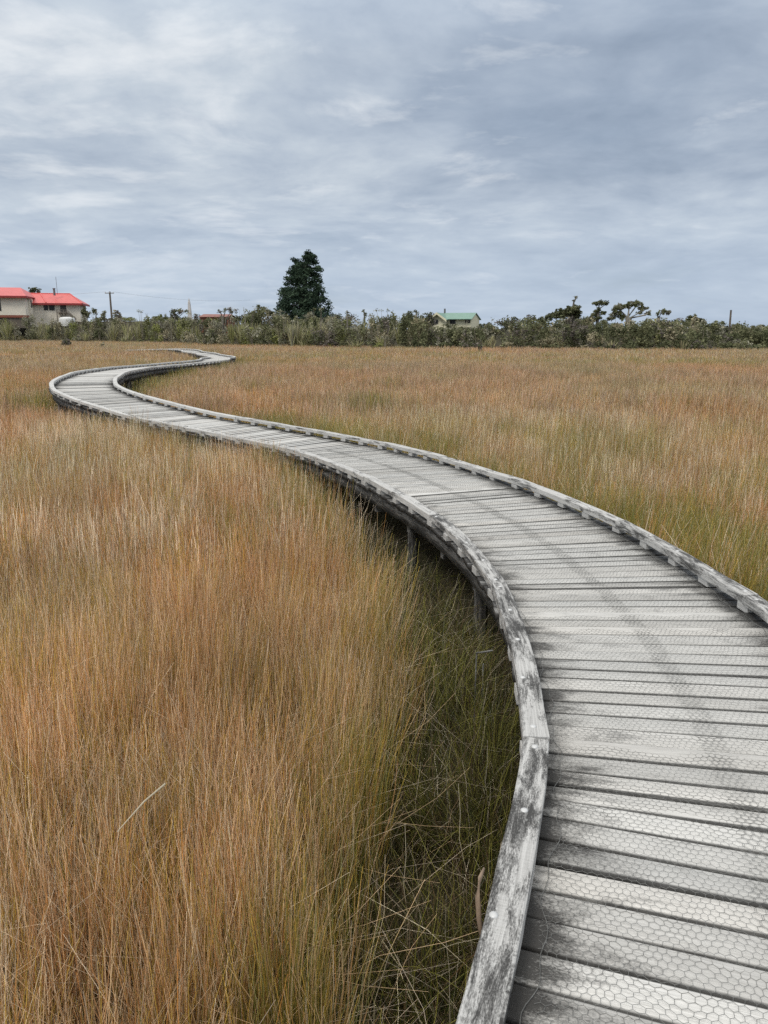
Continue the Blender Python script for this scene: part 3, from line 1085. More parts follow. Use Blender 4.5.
PROFILE = [(-120, 316), (0, 316), (22, 317.5), (40, 320.5), (75, 320), (100, 318), (130, 318.5), (160, 317), (175, 316.5), (200, 318.5), (228, 317), (250, 312), (262, 308), (275, 308), (290, 316), (320, 316), (345, 315), (365, 318), (392, 314), (415, 312), (428, 317), (430, 323), (440, 325), (475, 326), (492, 319.5), (515, 318), (540, 320.5), (565, 318), (600, 321), (625, 320.5), (650, 318.5), (672, 319.5), (690, 318), (705, 320), (725, 324), (768, 326), (900, 326)]


def prof(u):
    return float(np.interp(u, [p[0] for p in PROFILE], [p[1] for p in PROFILE]))


def col_u(X, Y):
    return 384 + F * X / (Y * math.cos(PITCH) + 0.3)


def make_thicket():
    r = np.random.default_rng(21)
    parts, sticks = [], []
    x = -100.0
    made = 0
    while x < 75:
        yl = float(tree_line(np.array(x)))
        u = col_u(x, yl)
        step = 0.5 * yl / 75
        for layer, (d0, d1) in enumerate(((-2.2, 2.5), (2.5, 6), (6, 12), (12, 22), (22, 34))):
            if r.random() < (0.85, 0.8, 0.75, 0.6, 0.5)[layer] * 0.55 + (0.25 if layer == 0 else 0):
                Y = yl + r.uniform(d0, d1); X = x + r.normal(0, 1.0)
                uu = col_u(X, Y)
                gz = float(ground_z(np.array(X), np.array(Y)))
                top = at(uu, prof(uu) - (1.2 if uu < 240 else 0.3) + r.normal(1.0, 2.0) + (3.2, 1.8, 1.0, 0.6, 0.4)[layer] * r.uniform(0.3, 1.5), Y).z
                h = top - gz
                if Y < yl: h *= r.uniform(0.25, 0.75)
                if h < 0.5: continue
                h = min(h, 6.0)
                left = uu < 400
                q = r.random()
                if left and layer < 3 and q < 0.42:
                    for _ in range(2):
                        parts.append(flax_parts((X + r.normal(0, 0.7), Y + r.normal(0, 0.5), gz), min(h, 3.8) * r.uniform(0.85, 1.1), 2.6, [FLAX, FLAX, YGR, GRGR, KHAKI], r, 48))
                elif (not left) and layer == 0 and q < 0.16:
                    parts.append(flax_parts((X, Y - 0.4, gz), min(h, 1.7), 1.7, [FLAX, KHAKI], r, 34))
                else:
                    w = r.uniform(1.4, 2.8) * (1.15 if layer > 1 else 0.9)
                    if left: cols = [[DKOL, MIDOL], [GRGR, MIDOL], [GRGR, KHAKI], [MIDOL, YGR], [GREYP, DKOL]][r.integers(0, 5)]
                    else: cols = [[DKOL, MIDOL], [DKOL, MIDOL, GRGR], [DKOL, DKOL, MIDOL], [MIDOL, KHAKI], [GREYP, DKOL]][r.integers(0, 5)]
                    parts.append(bush_parts((X, Y, gz), h, w, cols, r, 0.13, 0.9, r.normal(0, 0.06)))
                made += 1
                if r.random() < (0.30 if left else 0.10):
                    parts += stem_parts((X + r.normal(0, 0.8), Y - 0.5, gz), h + r.uniform(-0.6, 0.9), r, [(0.42, 0.39, 0.31), (0.34, 0.30, 0.24), (0.24, 0.21, 0.17)], 3 if left else 1)
        x += step
    V, Q, C = join(parts)
    o = mesh_np('scrub_thicket', V, Q, M_LEAF, cols=C)
    tag(o, 'long low thicket of olive scrub and flax along the far edge of the marsh', 'scrub', kind='stuff')


make_thicket()


def plant(name, base, crown, label, cat, trunk=None, group=None, trunk_mat=None):
    """a tree or shrub: an empty at its base, one trunk mesh and one crown mesh"""
    e = empty(name, base, label, cat, group)
    if trunk is not None:
        trunk.build('trunk', trunk_mat or M_BARK, e, origin=base, smooth=True)
    V, Q, C = join(crown)
    mesh_np('crown', V, Q, M_LEAF, cols=C, parent=e, origin=base)
    return e


def gz(X, Y):
    return float(ground_z(np.array(X), np.array(Y)))


# the tall dark conifer
def make_conifer():
    r = np.random.default_rng(5)
    Y = 122.0
    px = Y * math.cos(PITCH) / F       # metres per pixel there
    top = at(308, 252, Y)
    X0 = at(305, 300, Y).x
    g = gz(X0, Y)
    base = (X0, Y, g)
    rows = [(252, 306.5, 310), (256, 303, 315), (259, 294, 316), (264, 292.5, 317), (268, 290, 320), (275, 288, 320.5), (279, 286.5, 319.5), (283, 285.5, 320), (288, 285, 322), (291, 281, 323), (297, 283.5, 325.5), (303, 280, 328), (309, 277, 330), (316, 275, 333), (324, 275, 334)]
    vs = [a[0] for a in rows]
    cs, rs = [], []
    for _ in range(560):
        v = 252 + 72 * r.random() ** 0.72
        l = np.interp(v, vs, [a[1] for a in rows]); rt = np.interp(v, vs, [a[2] for a in rows])
        half = (rt - l) / 2 * px; c0 = at((l + rt) / 2, v, Y)
        ph = r.random() * 6.28; q = r.random() ** 0.38
        cx, cy = math.cos(ph) * half * q * 1.0, math.sin(ph) * half * q * 0.85
        # tiers leave gaps where the sky shows
        if 284 < v < 287.5 and abs(cx) < half * 0.8 and r.random() < 0.8: continue
        sz = r.uniform(0.55, 1.0) * (0.55 + 0.012 * (v - 252))
        cs.append((c0.x + cx, Y + cy, c0.z - 0.15)); rs.append((sz, sz, sz * 0.62))
    crown = [leaf_cloud(np.array(cs), np.array(rs), 52, 0.17, [CONI, CONI, CONI2], r, 0.2)]
    # sprays that stick out of the outline
    cs, rs = [], []
    for v, u in ((251.5, 308), (253, 307), (256, 309), (259, 293), (270, 321), (278, 286), (291, 281.5), (297, 284), (283, 321), (303, 329), (309, 277), (289, 283)):
        p = at(u, v, Y); cs.append(tuple(p)); rs.append((0.55, 0.5, 0.34))
    crown.append(leaf_cloud(np.array(cs), np.array(rs), 60, 0.14, [CONI, CONI2], r, 0.2))
    mb = MB()
    mb.tube([base, (X0, Y, g + 5), (X0 + 0.1, Y, g + 10), (top.x, Y, top.z - 0.8)], [0.55, 0.45, 0.28, 0.06], 8)
    s2 = at(297, 258, Y)
    mb.tube([(X0 - 0.2, Y, g + 1), (X0 - 0.9, Y, g + 5), (s2.x, Y, s2.z - 0.5)], [0.4, 0.3, 0.05], 8)
    for k in range(26):
        z = g + 1.5 + k * (top.z - g - 3.5) / 26; a = r.random() * 6.28; L = 3.4 * (1 - (z - g) / 16)
        mb.tube([(X0, Y, z), (X0 + math.cos(a) * L * 0.6, Y + math.sin(a) * L * 0.6, z + 0.2), (X0 + math.cos(a) * L, Y + math.sin(a) * L, z - 0.1)], [0.11, 0.07, 0.02], 5)
    plant('conifer_tree', base, crown, 'tall dense dark conifer with two tops rising above the scrub', 'tree', mb)


make_conifer()


def open_tree(name, label, Y, u_base, clumps, limbs, cols, seed, leaf=0.13, n=46, group=None, tm=None, v_base=322):
    """tree drawn as layered leaf pads carried on visible limbs; clumps: (u, v, half width px, half height px)"""
    r = np.random.default_rng(seed)
    px = Y * math.cos(PITCH) / F
    b = at(u_base, v_base, Y); g = gz(b.x, Y)
    base = (b.x, Y, g)
    cs, rs = [], []
    for (u, v, a, h) in clumps:
        c = at(u, v, Y)
        k = max(5, int(a * h * 1.9))
        for _ in range(k):
            if r.random() < 0.22: continue
            ph = r.random() * 6.28; q = math.sqrt(r.random())
            cs.append((c.x + math.cos(ph) * a * px * q * 0.8, Y + r.normal(0, a * px * 0.45), c.z + math.sin(ph) * h * px * q * 1.0 + r.normal(0, 0.6) * px))
            s = r.uniform(0.5, 1.25) * px * 1.7
            rs.append((s * 1.2, s * 1.2, s * 0.8))
    crown = [leaf_cloud(np.array(cs), np.array(rs), int(n * 0.45), leaf * 0.85, cols, r, 0.25)]
    mb = MB()
    for L in limbs:
        pts = [(b.x, Y, g)] + [tuple(at(u, v, Y) + Vector((0, r.normal(0, 0.25), 0))) for u, v in L]
        m = len(pts)
        mb.tube(pts, [0.17 * (1 - 0.75 * i / (m - 1)) for i in range(m)], 6)
    return plant(name, base, crown, label, 'tree', mb, group, tm)


COLT = [DKOL, MIDOL, (0.09, 0.10, 0.05)]
COLG = [MIDOL, GRGR, (0.15, 0.165, 0.08)]
open_tree('windswept_tree', 'dark windswept tree with a sloping domed crown right of the green-roofed house', 80, 574,
          [(574, 309.5, 8, 3.5), (572, 312, 9, 4), (564, 312, 9, 3.5), (560, 315, 9, 3), (555, 315, 7, 2.6), (549, 317.5, 5, 2.2), (578, 314, 4, 4), (540, 320, 6, 2), (569, 316.5, 3, 1.2)],
          [[(572, 318), (572, 311)], [(570, 318), (562, 312)], [(566, 319), (554, 315)], [(574, 318), (579, 311)]], COLT, 31)
open_tree('layered_tree', 'slim dark tree with stacked flat tiers of leaves beside the domed windswept tree', 82, 597,
          [(601, 303, 6, 1.8), (595, 304, 3, 1.6), (606, 304.5, 2.5, 1.5), (598, 311, 4, 2.2), (603, 312.5, 4, 1.6), (596, 316.5, 7, 3), (590, 320, 6, 2.5)],
          [[(598, 316), (599, 309), (600, 303)], [(598, 314), (604, 311.5)], [(599, 309), (606, 304)]], COLT, 32)
open_tree('spreading_tree', 'widest open-branched tree with pale limbs at the right of the scrub skyline', 84, 628,
          [(619, 307, 7, 3), (628, 305.5, 6, 2.5), (637, 304, 6, 2.8), (643, 308, 5, 2.5), (648, 313, 2.5, 1.8), (615, 313, 6, 3.5), (620, 317, 5, 2.6), (639, 312, 3, 1.6), (611, 318, 4, 2.5)],
          [[(627, 317), (622, 311), (617, 307)], [(629, 317), (634, 310), (638, 304)], [(630, 318), (640, 312), (646, 309)], [(628, 315), (629, 306)], [(632, 318), (644, 315), (648, 313)]], COLG, 33, tm=M_PALEBARK)
open_tree('umbrella_tree', 'small umbrella-topped tree on a leaning stem right of the widest open tree', 84, 660,
          [(664, 311.5, 5.5, 1.6), (658, 313.5, 2.5, 1.2), (668, 313, 2.5, 1.4)],
          [[(659, 318), (662, 313), (664, 311.5)], [(659, 318), (657, 314)]], COLG, 34)
open_tree('small_round_tree', 'small round-headed dark tree on the skyline between umbrella tree and lone pole', 84, 693,
          [(693, 318.5, 6, 2.4), (699, 320.5, 4, 2)], [[(693, 320), (692, 318.5)]], COLT, 35)
open_tree('tufted_sapling', 'tiny tuft-headed sapling just left of the round-headed skyline tree', 84, 676,
          [(676, 320.5, 2.6, 1.1)], [[(675.5, 322), (676, 320.5)]], COLT, 36)
open_tree('leaning_sapling', 'thin bare sapling with one leaf tuft above the domed windswept tree', 81, 573,
          [(576, 297.5, 1.5, 0.8), (574, 301, 0.8, 0.6)], [[(573, 308), (574, 302), (576, 297.5)]], [GRGR, MIDOL], 37, 0.1, 26)
open_tree('roadside_tree', 'dark round tree showing behind the red roof', 165, 35,
          [(35, 290.5, 5, 2.6), (31, 292, 3, 2), (39, 292, 2.5, 2)], [[(35, 300), (35, 292)]], COLT, 38, 0.2, v_base=310)
open_tree('round_shrub_tree', 'dark round-headed little tree at the right end of the red-roofed house', 130, 85,
          [(84, 312, 3.5, 4), (88, 315, 3, 3)], [[(85, 318), (85, 312)]], COLT, 39, 0.18)
open_tree('windblown_tree', 'dark tuft-headed little tree between red-roofed house and utility pole', 128, 95,
          [(95.5, 311.5, 3.4, 1.8), (93.5, 310, 1.6, 1)], [[(95.5, 318), (96, 312)]], COLT, 40, 0.17)
open_tree('pole_side_tree', 'brownish bushy little tree just right of the tall utility pole', 126, 116,
          [(116.5, 314.5, 3.2, 3.5), (119, 317, 3, 3)], [[(116, 319), (116.5, 314)]], [GREYP, DKOL, KHAKI], 41, 0.16)
open_tree('feathery_tree', 'grey-green feathery tree left of the utility pole', 127, 104,
          [(104, 315, 3, 3), (105, 312, 1.4, 1.6), (102, 318, 3, 2)], [[(104, 319), (104.5, 312)]], [GRGR, MIDOL], 42, 0.15)
open_tree('twin_headed_tree', 'dark twin-headed tree just left of the white obelisk', 118, 176,
          [(173.5, 311.5, 3.5, 2), (181, 310.5, 3.2, 1.8), (186, 311, 2, 1.4), (174, 316, 4, 2.5)], [[(175, 317), (173.5, 312)], [(176, 317), (181, 311)], [(177, 318), (186, 311)]], [GREYP, DKOL, MIDOL], 43, 0.15)
open_tree('grey_twiggy_tree', 'thin grey twiggy tree over the low red roof', 100, 222,
          [(220, 311.5, 2, 1.4), (225, 310.5, 1.8, 1.5), (231, 311, 3.2, 1.8), (236, 310.5, 2, 1.3)], [[(222, 318), (220, 312)], [(223, 318), (225, 311)], [(226, 319), (231, 312)]], [GREYP, MIDOL], 44, 0.13)
open_tree('bushy_tree', 'bushy olive tree left of the tall conifer on the skyline', 100, 262,
          [(262, 310, 5, 3), (256, 313.5, 6, 3), (268, 313, 6, 3), (259, 306, 2, 1.4), (250, 316, 5, 3)], [[(261, 318), (262, 310)], [(261, 318), (256, 313)]], [DKOL, MIDOL, GRGR], 45, 0.14)
for (u, v, lb, sd) in ((347, 312, 'slender bare-stemmed sapling right of the tall conifer with a tuft at its tip', 46), (364, 311, 'taller twig sapling midway between tall conifer and green-roofed house', 47), (416, 311, 'dark knobbly sapling top just left of the green-roofed house', 48)):
    open_tree('sapling', lb, 88, u, [(u, v, 1.6, 1.0), (u + 0.8, v + 3.2, 1.6, 1.2)], [[(u + 0.5, 318), (u, v)]], [GRGR, MIDOL, DKOL], sd, 0.12, 30)


def shrub(name, label, u, vb, vt, wpx, Y, cols, seed, kind='bush'):
    r = np.random.default_rng(seed)
    px = Y * math.cos(PITCH) / F
    b = at(u, vb, Y); g = gz(b.x, Y)
    base = (b.x, Y, g)
    h = at(u, vt, Y).z - g
    w = wpx * px
    if kind == 'flax':
        crown = [flax_parts(base, h, w, cols, r, 110)]
        tr = None
    else:
        crown = [bush_parts(base, h, w, cols, r, 0.10, 1.8)]
        tr = MB()
        for k in range(4):
            a = r.random() * 6.28
            tr.tube([base, (base[0] + math.cos(a) * w * 0.15, Y + math.sin(a) * w * 0.15, g + h * 0.45), (base[0] + math.cos(a) * w * 0.3, Y + math.sin(a) * w * 0.3, g + h * 0.8)], [0.06, 0.04, 0.015], 5)
    plant(name, base, crown, label, 'flax' if kind == 'flax' else 'shrub', tr)


shrub('shrub', 'small dark shrub alone in the rushes below the red-roofed house', 67, 347, 339.5, 9, 84, [DKOL, KHAKI, GREYP], 61)
shrub('shrub', 'tiny brown shrub in the rushes below the utility pole', 103, 347.5, 343, 4, 82, [KHAKI, GREYP], 62)
shrub('shrub', 'grey-purple rounded shrub at the foot of the scrub right of the conifer', 332, 346, 331, 15, 80, [GREYP, (0.10, 0.088, 0.078)], 63)
shrub('shrub', 'dark grey-purple shrub touching the left side of the grey-purple rounded one', 318, 346, 328, 14, 81, [GREYP, DKOL], 64)
shrub('shrub', 'dark green rounded shrub at the scrub foot under the bushy olive tree', 264, 343.5, 325, 18, 88, [DKOL, MIDOL], 65)
shrub('shrub', 'dark rounded shrub beside the far bend of the boardwalk', 211, 342.5, 327, 14, 94, [DKOL, MIDOL], 66)
shrub('shrub', 'small dark shrub standing in the rushes in front of the green-roofed house', 480, 349.5, 344.5, 6, 66, [GREYP, DKOL], 67)
shrub('shrub', 'broad yellow-green shrub crown under the umbrella-topped tree', 648, 346, 317.5, 26, 78, [YGR, FLAX, MIDOL], 68)
shrub('flax', 'pale yellow-green flax clump left of the tall conifer at the scrub foot', 232, 342.5, 322, 14, 90, [FLAX, YGR], 69, 'flax')
shrub('flax', 'tall pale flax clump in front of the tall conifer', 292, 344, 321, 14, 82, [FLAX, GRGR], 70, 'flax')
shrub('flax', 'broad pale flax clump below the left wing of the red-roofed house', 8, 338, 316.5, 30, 121, [FLAX, GRGR, YGR], 72, 'flax')
shrub('shrub', 'olive shrub in the corner between the two wings of the red-roofed house', 30, 336, 314.5, 14, 122, [MIDOL, GRGR], 73)
shrub('flax', 'low yellowish flax clump under the right end of the green-roofed house', 492, 346.5, 334, 9, 72, [FLAX, KHAKI], 71, 'flax')

# ------------------------------------------------------------------ buildings
M_REDROOF = simple_mat('red_painted_iron', (0.64, 0.135, 0.125), 0.45, 0.12, 1.5, 0, 0.4)
M_GREENROOF = simple_mat('green_painted_iron', (0.19, 0.32, 0.25), 0.5, 0.12, 1.5, 0, 0.4)
M_CREAM = simple_mat('cream_weatherboard', (0.80, 0.74, 0.63), 0.8, 0.07, 1.2)
M_YCREAM = simple_mat('yellow_cream_wall', (0.80, 0.75, 0.54), 0.8, 0.07, 1.2)
M_DKGLASS = simple_mat('dark_window_glass', (0.025, 0.028, 0.03), 0.3, 0.1, 2, 0, 0.35)
M_FRAME = simple_mat('dark_joinery', (0.09, 0.085, 0.08), 0.6, 0.1, 4)
M_BRICK = simple_mat('red_brick', (0.28, 0.10, 0.07), 0.85, 0.25, 8)
M_WHITE = simple_mat('white_paint', (0.74, 0.74, 0.72), 0.6, 0.06, 1.5)
M_GALV = simple_mat('grey_steel', (0.20, 0.20, 0.20), 0.5, 0.15, 5, 0.5)
M_TIMBER = simple_mat('brown_grey_timber', (0.16, 0.135, 0.11), 0.85, 0.25, 3)
M_REDFAS = simple_mat('dark_red_fascia', (0.30, 0.045, 0.045), 0.55, 0.1, 3)


def sheet_roof(mb, quad, th=0.06):
    """sloping roof plane (3 or 4 points) with thickness"""
    n = len(quad)
    top = [Vector(p) for p in quad]
    bot = [p - Vector((0, 0, th)) for p in top]
    mb.add(bot + top, [tuple(reversed(range(n))), tuple(range(n, 2 * n))] + [(i, (i + 1) % n, n + (i + 1) % n, n + i) for i in range(n)])


def facade(theta, bx, by):
    """x of photo column u on a facade turned by theta about (bx, by); dy = local depth behind the facade"""
    c_, s_ = math.cos(theta), math.sin(theta)

    def X(u, dy=0.0):
        m = at(u, 305, by).x / by
        return bx + (m * (by + dy * c_) - bx + dy * s_) / (c_ - m * s_)
    return X


def make_red_house():
    Y = 135.0
    px = Y * math.cos(PITCH) / F
    TH = R(14)
    bx = at(45, 300, Y).x
    X = facade(TH, bx, Y)
    def Z(v): return at(40, v, Y).z
    base = (bx, Y, Z(319.5))
    h = empty('red_roofed_house', base, 'cream house with a red hipped roof behind the flax on the left', 'house')
    h.rotation_euler[2] = TH
    B = dict(parent=h, origin=base)
    zb, ze = Z(319.5), Z(303.5)
    # main wing
    mb = MB()
    mb.box(X(29), X(79.5), Y, Y + 8.5, zb - 2.5, ze)
    mb.build('wall', M_CREAM, **B)
    r = MB()
    zr, zl = Z(292.5), Z(303.2)
    xl, xr, y0, y1 = X(24), X(83), Y - 0.7, Y + 9.2
    ym = (y0 + y1) / 2
    sheet_roof(r, [(xl, y0, zl), (xr, y0, zl), (X(74.5, 4.2) - 0.6, ym, zr), (xl, ym, zr)])
    sheet_roof(r, [(xr, y1, zl), (xl, y1, zl), (xl, ym, zr), (X(74.5, 4.2) - 0.6, ym, zr)])
    sheet_roof(r, [(xr, y0, zl), (xr, y1, zl), (X(74.5, 4.2) - 0.6, ym, zr)])
    ro = r.build('roof', M_REDROOF, **B)
    rc = MB()   # ridge and hip capping
    rc.tube([(xl, ym, zr + 0.03), (X(74.5, 4.2) - 0.6, ym, zr + 0.03), (xr, y0, zl + 0.03)], 0.09, 6)
    rc.tube([(X(37), ym, zr + 0.03), (X(47), y0 + 0.1, zl + 0.1)], 0.10, 6)
    rc.build('roof_capping', simple_mat('pale_red_capping', (0.66, 0.16, 0.15), 0.5), ro, origin=base)
    f = MB(); f.box(xl, xr, y0 - 0.05, y0 - 0.003, zl - 0.32, zl + 0.01); f.box(xr + 0.003, xr + 0.05, y0, y1, zl - 0.32, zl + 0.01)
    f.build('fascia', M_REDFAS, **B)
    for a, b in ((44, 47.3), (49.2, 53.8)):
        fr = MB(); fr.box(X(a) - 0.08, X(b) + 0.08, Y - 0.06, Y - 0.003, Z(310.3), Z(303.7))
        fo = fr.build('window', M_FRAME, **B)
        pn = MB(); pn.box(X(a), X(b), Y - 0.075, Y - 0.063, Z(309.9), Z(304.2)); pn.build('pane', M_DKGLASS, fo, origin=base)
    d = MB(); d.box(X(60), X(65.8), Y - 0.06, Y - 0.003, Z(312.6), Z(303.9)); d.build('door', M_FRAME, **B)
    # porch landing, rail and flight of steps
    p = MB()
    p.box(X(57.5), X(68), Y - 1.8, Y - 0.07, Z(313.2), Z(312.4))
    for u in (57.8, 61, 64.5, 67.7):
        p.box(X(u) - 0.06, X(u) + 0.06, Y - 1.8, Y - 1.68, zb - 1, Z(309.8))
    p.box(X(57.5), X(68), Y - 1.78, Y - 1.70, Z(310.2), Z(309.7))
    p.box(X(57.5), X(68), Y - 1.78, Y - 1.70, Z(311.6), Z(311.2))
    p.build('porch', M_TIMBER, **B)
    st = MB()
    n = 7
    for i in range(n):
        x0 = X(68) + i * (X(75.5) - X(68)) / n
        z1 = Z(313) + (zb - Z(313)) * i / n
        st.box(x0, x0 + (X(75.5) - X(68)) / n + 0.03, Y - 1.75, Y - 0.7, z1 - 0.2, z1)
    st.hexa([(X(68), Y - 1.85, Z(311)), (X(76), Y - 1.85, Z(318.5)), (X(76), Y - 1.77, Z(318.5)), (X(68), Y - 1.77, Z(311))],
            [(X(68), Y - 1.85, Z(310.2)), (X(76), Y - 1.85, Z(317.7)), (X(76), Y - 1.77, Z(317.7)), (X(68), Y - 1.77, Z(310.2))])
    st.build('steps', M_TIMBER, **B)
    # left wing, nearer, with a brick footing and its own hipped roof
    Yw = Y - 5
    def X2(u): return X(u, -5.0)
    def Z2(v): return at(10, v, Yw).z
    mb = MB(); mb.box(X2(-22), X2(25), Yw, Y - 0.01, Z2(315.2), Z2(296.6)); mb.build('wall', M_CREAM, **B)
    mb = MB(); mb.box(X2(-22), X2(25), Yw - 0.02, Y - 0.01, Z2(317.6), Z2(315.25)); mb.build('brick_footing', M_BRICK, **B)
    mb = MB(); mb.box(X2(-22) + 0.2, X2(25) - 0.2, Yw + 0.2, Y - 0.01, Z2(328), Z2(317.61)); mb.build('foundation', M_TIMBER, **B)
    mb = MB(); mb.box(X2(25) + 0.002, X2(25) + 0.35, Yw + 2.6, Y - 0.01, Z2(325), Z2(296.8)); mb.build('wall', M_CREAM, **B)
    r = MB()
    xl, xr, y0, y1, zl, zr = X2(-26), X2(28), Yw - 0.8, Y + 9, Z2(296.2), Z2(285.8)
    ym = (y0 + y1) / 2
    sheet_roof(r, [(xl, y0, zl), (xr, y0, zl), (X2(14), ym, zr), (xl, ym, zr)])
    sheet_roof(r, [(xr, y0, zl), (xr, y1, zl), (X2(14), ym, zr)])
    sheet_roof(r, [(xr, y1, zl), (xl, y1, zl), (xl, ym, zr), (X2(14), ym, zr)])
    r.build('roof', M_REDROOF, **B)
    f = MB(); f.box(xl, xr, y0 - 0.05, y0 - 0.003, zl - 0.30, zl + 0.01); f.box(xr + 0.003, xr + 0.05, y0, Y - 0.75, zl - 0.30, zl + 0.01); f.build('fascia', M_REDFAS, **B)
    w = MB(); w.box(X2(-1.5), X2(0.8), Yw - 0.06, Yw - 0.003, Z2(311), Z2(299)); wo = w.build('window', M_FRAME, **B)
    pn = MB(); pn.box(X2(-1.2), X2(0.5), Yw - 0.075, Yw - 0.063, Z2(310.5), Z2(299.5)); pn.build('pane', M_DKGLASS, wo, origin=base)
    w = MB(); w.box(X2(25) + 0.355, X2(25) + 0.40, Yw + 2.9, Yw + 3.9, Z2(307), Z2(299)); w.build('window', M_FRAME, **B)
    dp = MB(); dp.tube([(X(30.8), Y - 0.08, Z(318)), (X(30.8), Y - 0.08, Z(304.2))], 0.09, 6); dp.build('downpipe', M_GALV, **B)
    c = MB(); c.tube([(X(54), ym, Z(295)), (X(54), ym, Z(288))], 0.19, 8); c.tube([(X(54), ym, Z(288.2)), (X(54), ym, Z(287.6))], 0.26, 8); c.build('flue', M_GALV, **B)
    a = MB(); a.tube([(X(57), ym, Z(294)), (X(57), ym, Z(276))], 0.035, 5); a.build('aerial_mast', M_GALV, **B)


make_red_house()


def make_tank():
    Y = 133.0
    c = at(67, 319.5, Y)
    px = Y * math.cos(PITCH) / F
    hw = 7.6 * px
    base = (c.x, Y, gz(c.x, Y))
    mb = MB()
    zt = at(67, 317, Y).z
    zb_ = base[2]
    n = 20
    V, Fc = [], []
    rings = [(1, zb_), (1.0, zt - 0.45), (0.97, zt - 0.25), (0.80, zt - 0.06), (0.4, zt), (0.02, zt + 0.02)]
    for k, z in rings:
        V += [(c.x + math.cos(6.2832 * i / n) * hw * k, Y + math.sin(6.2832 * i / n) * hw * 0.9 * k, z) for i in range(n)]
    for j in range(len(rings) - 1):
        for i in range(n):
            i2 = (i + 1) % n
            Fc.append((j * n + i, j * n + i2, (j + 1) * n + i2, (j + 1) * n + i))
    mb.add(V, Fc)
    o = mb.build('water_tank', M_WHITE, None, origin=base, smooth=True)
    tag(o, 'low white tank with a rounded top in front of the porch steps', 'tank')


make_tank()


def make_green_house():
    Y = 106.0
    TH = R(-15)
    bx = at(456, 320, Y).x
    X = facade(TH, bx, Y)
    def Z(v): return at(455, v, Y).z
    base = (bx, Y, gz(bx, Y))
    h = empty('green_roofed_house', base, 'pale yellow house with a green gabled roof half hidden by scrub', 'house')
    h.rotation_euler[2] = TH
    B = dict(parent=h, origin=base)
    zb = base[2] - 0.5
    # front-facing gable on the left
    mb = MB()
    y1 = Y + 8
    mb.box(X(431.5), X(447.5), Y - 1.2, y1, zb, Z(319))
    g = [(X(431.5), Z(319)), (X(447.5), Z(319)), (X(439.5), Z(313.2))]
    mb.add([(x, Y - 1.2, z) for x, z in g] + [(x, y1, z) for x, z in g], [(0, 1, 2), (5, 4, 3), (0, 3, 4, 1), (1, 4, 5, 2), (2, 5, 3, 0)])
    mb.build('wall', M_YCREAM, **B)
    mb = MB()
    mb.box(X(447.5) + 0.002, X(471.5), Y, y1, zb, Z(318.6))
    xg = X(471.5) + 0.0
    ym = (Y + y1) / 2
    mb.add([(xg, Y, Z(318.6)), (xg, y1, Z(318.6)), (xg, ym, Z(313)), (xg - 0.15, Y, Z(318.6)), (xg - 0.15, y1, Z(318.6)), (xg - 0.15, ym, Z(313))], [(0, 1, 2), (5, 4, 3), (0, 3, 4, 1), (1, 4, 5, 2), (2, 5, 3, 0)])
    mb.build('wall', M_YCREAM, **B)
    r = MB()
    zl, zr = Z(319.0), Z(312.2)
    sheet_roof(r, [(X(440), Y - 0.7, zl), (X(473), Y - 0.7, zl), (X(472.5), ym, zr), (X(440), ym, zr)])
    sheet_roof(r, [(X(473), y1 + 0.6, zl), (X(440), y1 + 0.6, zl), (X(440), ym, zr), (X(472.5), ym, zr)])
    zl2 = Z(319.8)
    yf = Y - 1.9
    ap = X(439.5); zap = Z(312.6)
    sheet_roof(r, [(X(430), yf, zl2), (ap, yf, zap), (ap, ym, zap), (X(430), ym, zl2)])
    sheet_roof(r, [(ap, yf, zap), (X(449.2), yf, zl2), (X(449.2), ym, zl2), (ap, ym, zap)])
    r.build('roof', M_GREENROOF, **B)
    f = MB()
    for (u0, v0, u1, v1) in ((430, 319.8, 439.5, 312.6), (439.5, 312.6, 449.2, 319.8)):
        a0, a1 = (X(u0), Z(v0)), (X(u1), Z(v1))
        f.hexa([(a0[0], yf - 0.06, a0[1] - 0.28), (a1[0], yf - 0.06, a1[1] - 0.28), (a1[0], yf - 0.003, a1[1] - 0.28), (a0[0], yf - 0.003, a0[1] - 0.28)],
               [(a0[0], yf - 0.06, a0[1] + 0.02), (a1[0], yf - 0.06, a1[1] + 0.02), (a1[0], yf - 0.003, a1[1] + 0.02), (a0[0], yf - 0.003, a0[1] + 0.02)])
    f.build('bargeboard', M_YCREAM, **B)
    for a, b, v0, v1, yy in ((432.5, 440.2, 319.8, 324, Y - 1.2), (450.3, 455.8, 319.2, 324, Y), (465.5, 470.5, 319.2, 323, Y)):
        w = MB(); w.box(X(a), X(b), yy - 0.06, yy - 0.003, Z(v1), Z(v0)); wo = w.build('window', M_FRAME, **B)
        p = MB(); p.box(X(a) + 0.1, X(b) - 0.1, yy - 0.075, yy - 0.063, Z(v1) + 0.1, Z(v0) - 0.1); p.build('pane', M_DKGLASS, wo, origin=base)
    c = MB(); c.tube([(X(439.5), ym, Z(314)), (X(439.5), ym, Z(307.8))], 0.13, 8); c.build('flue', M_GALV, **B)


make_green_house()


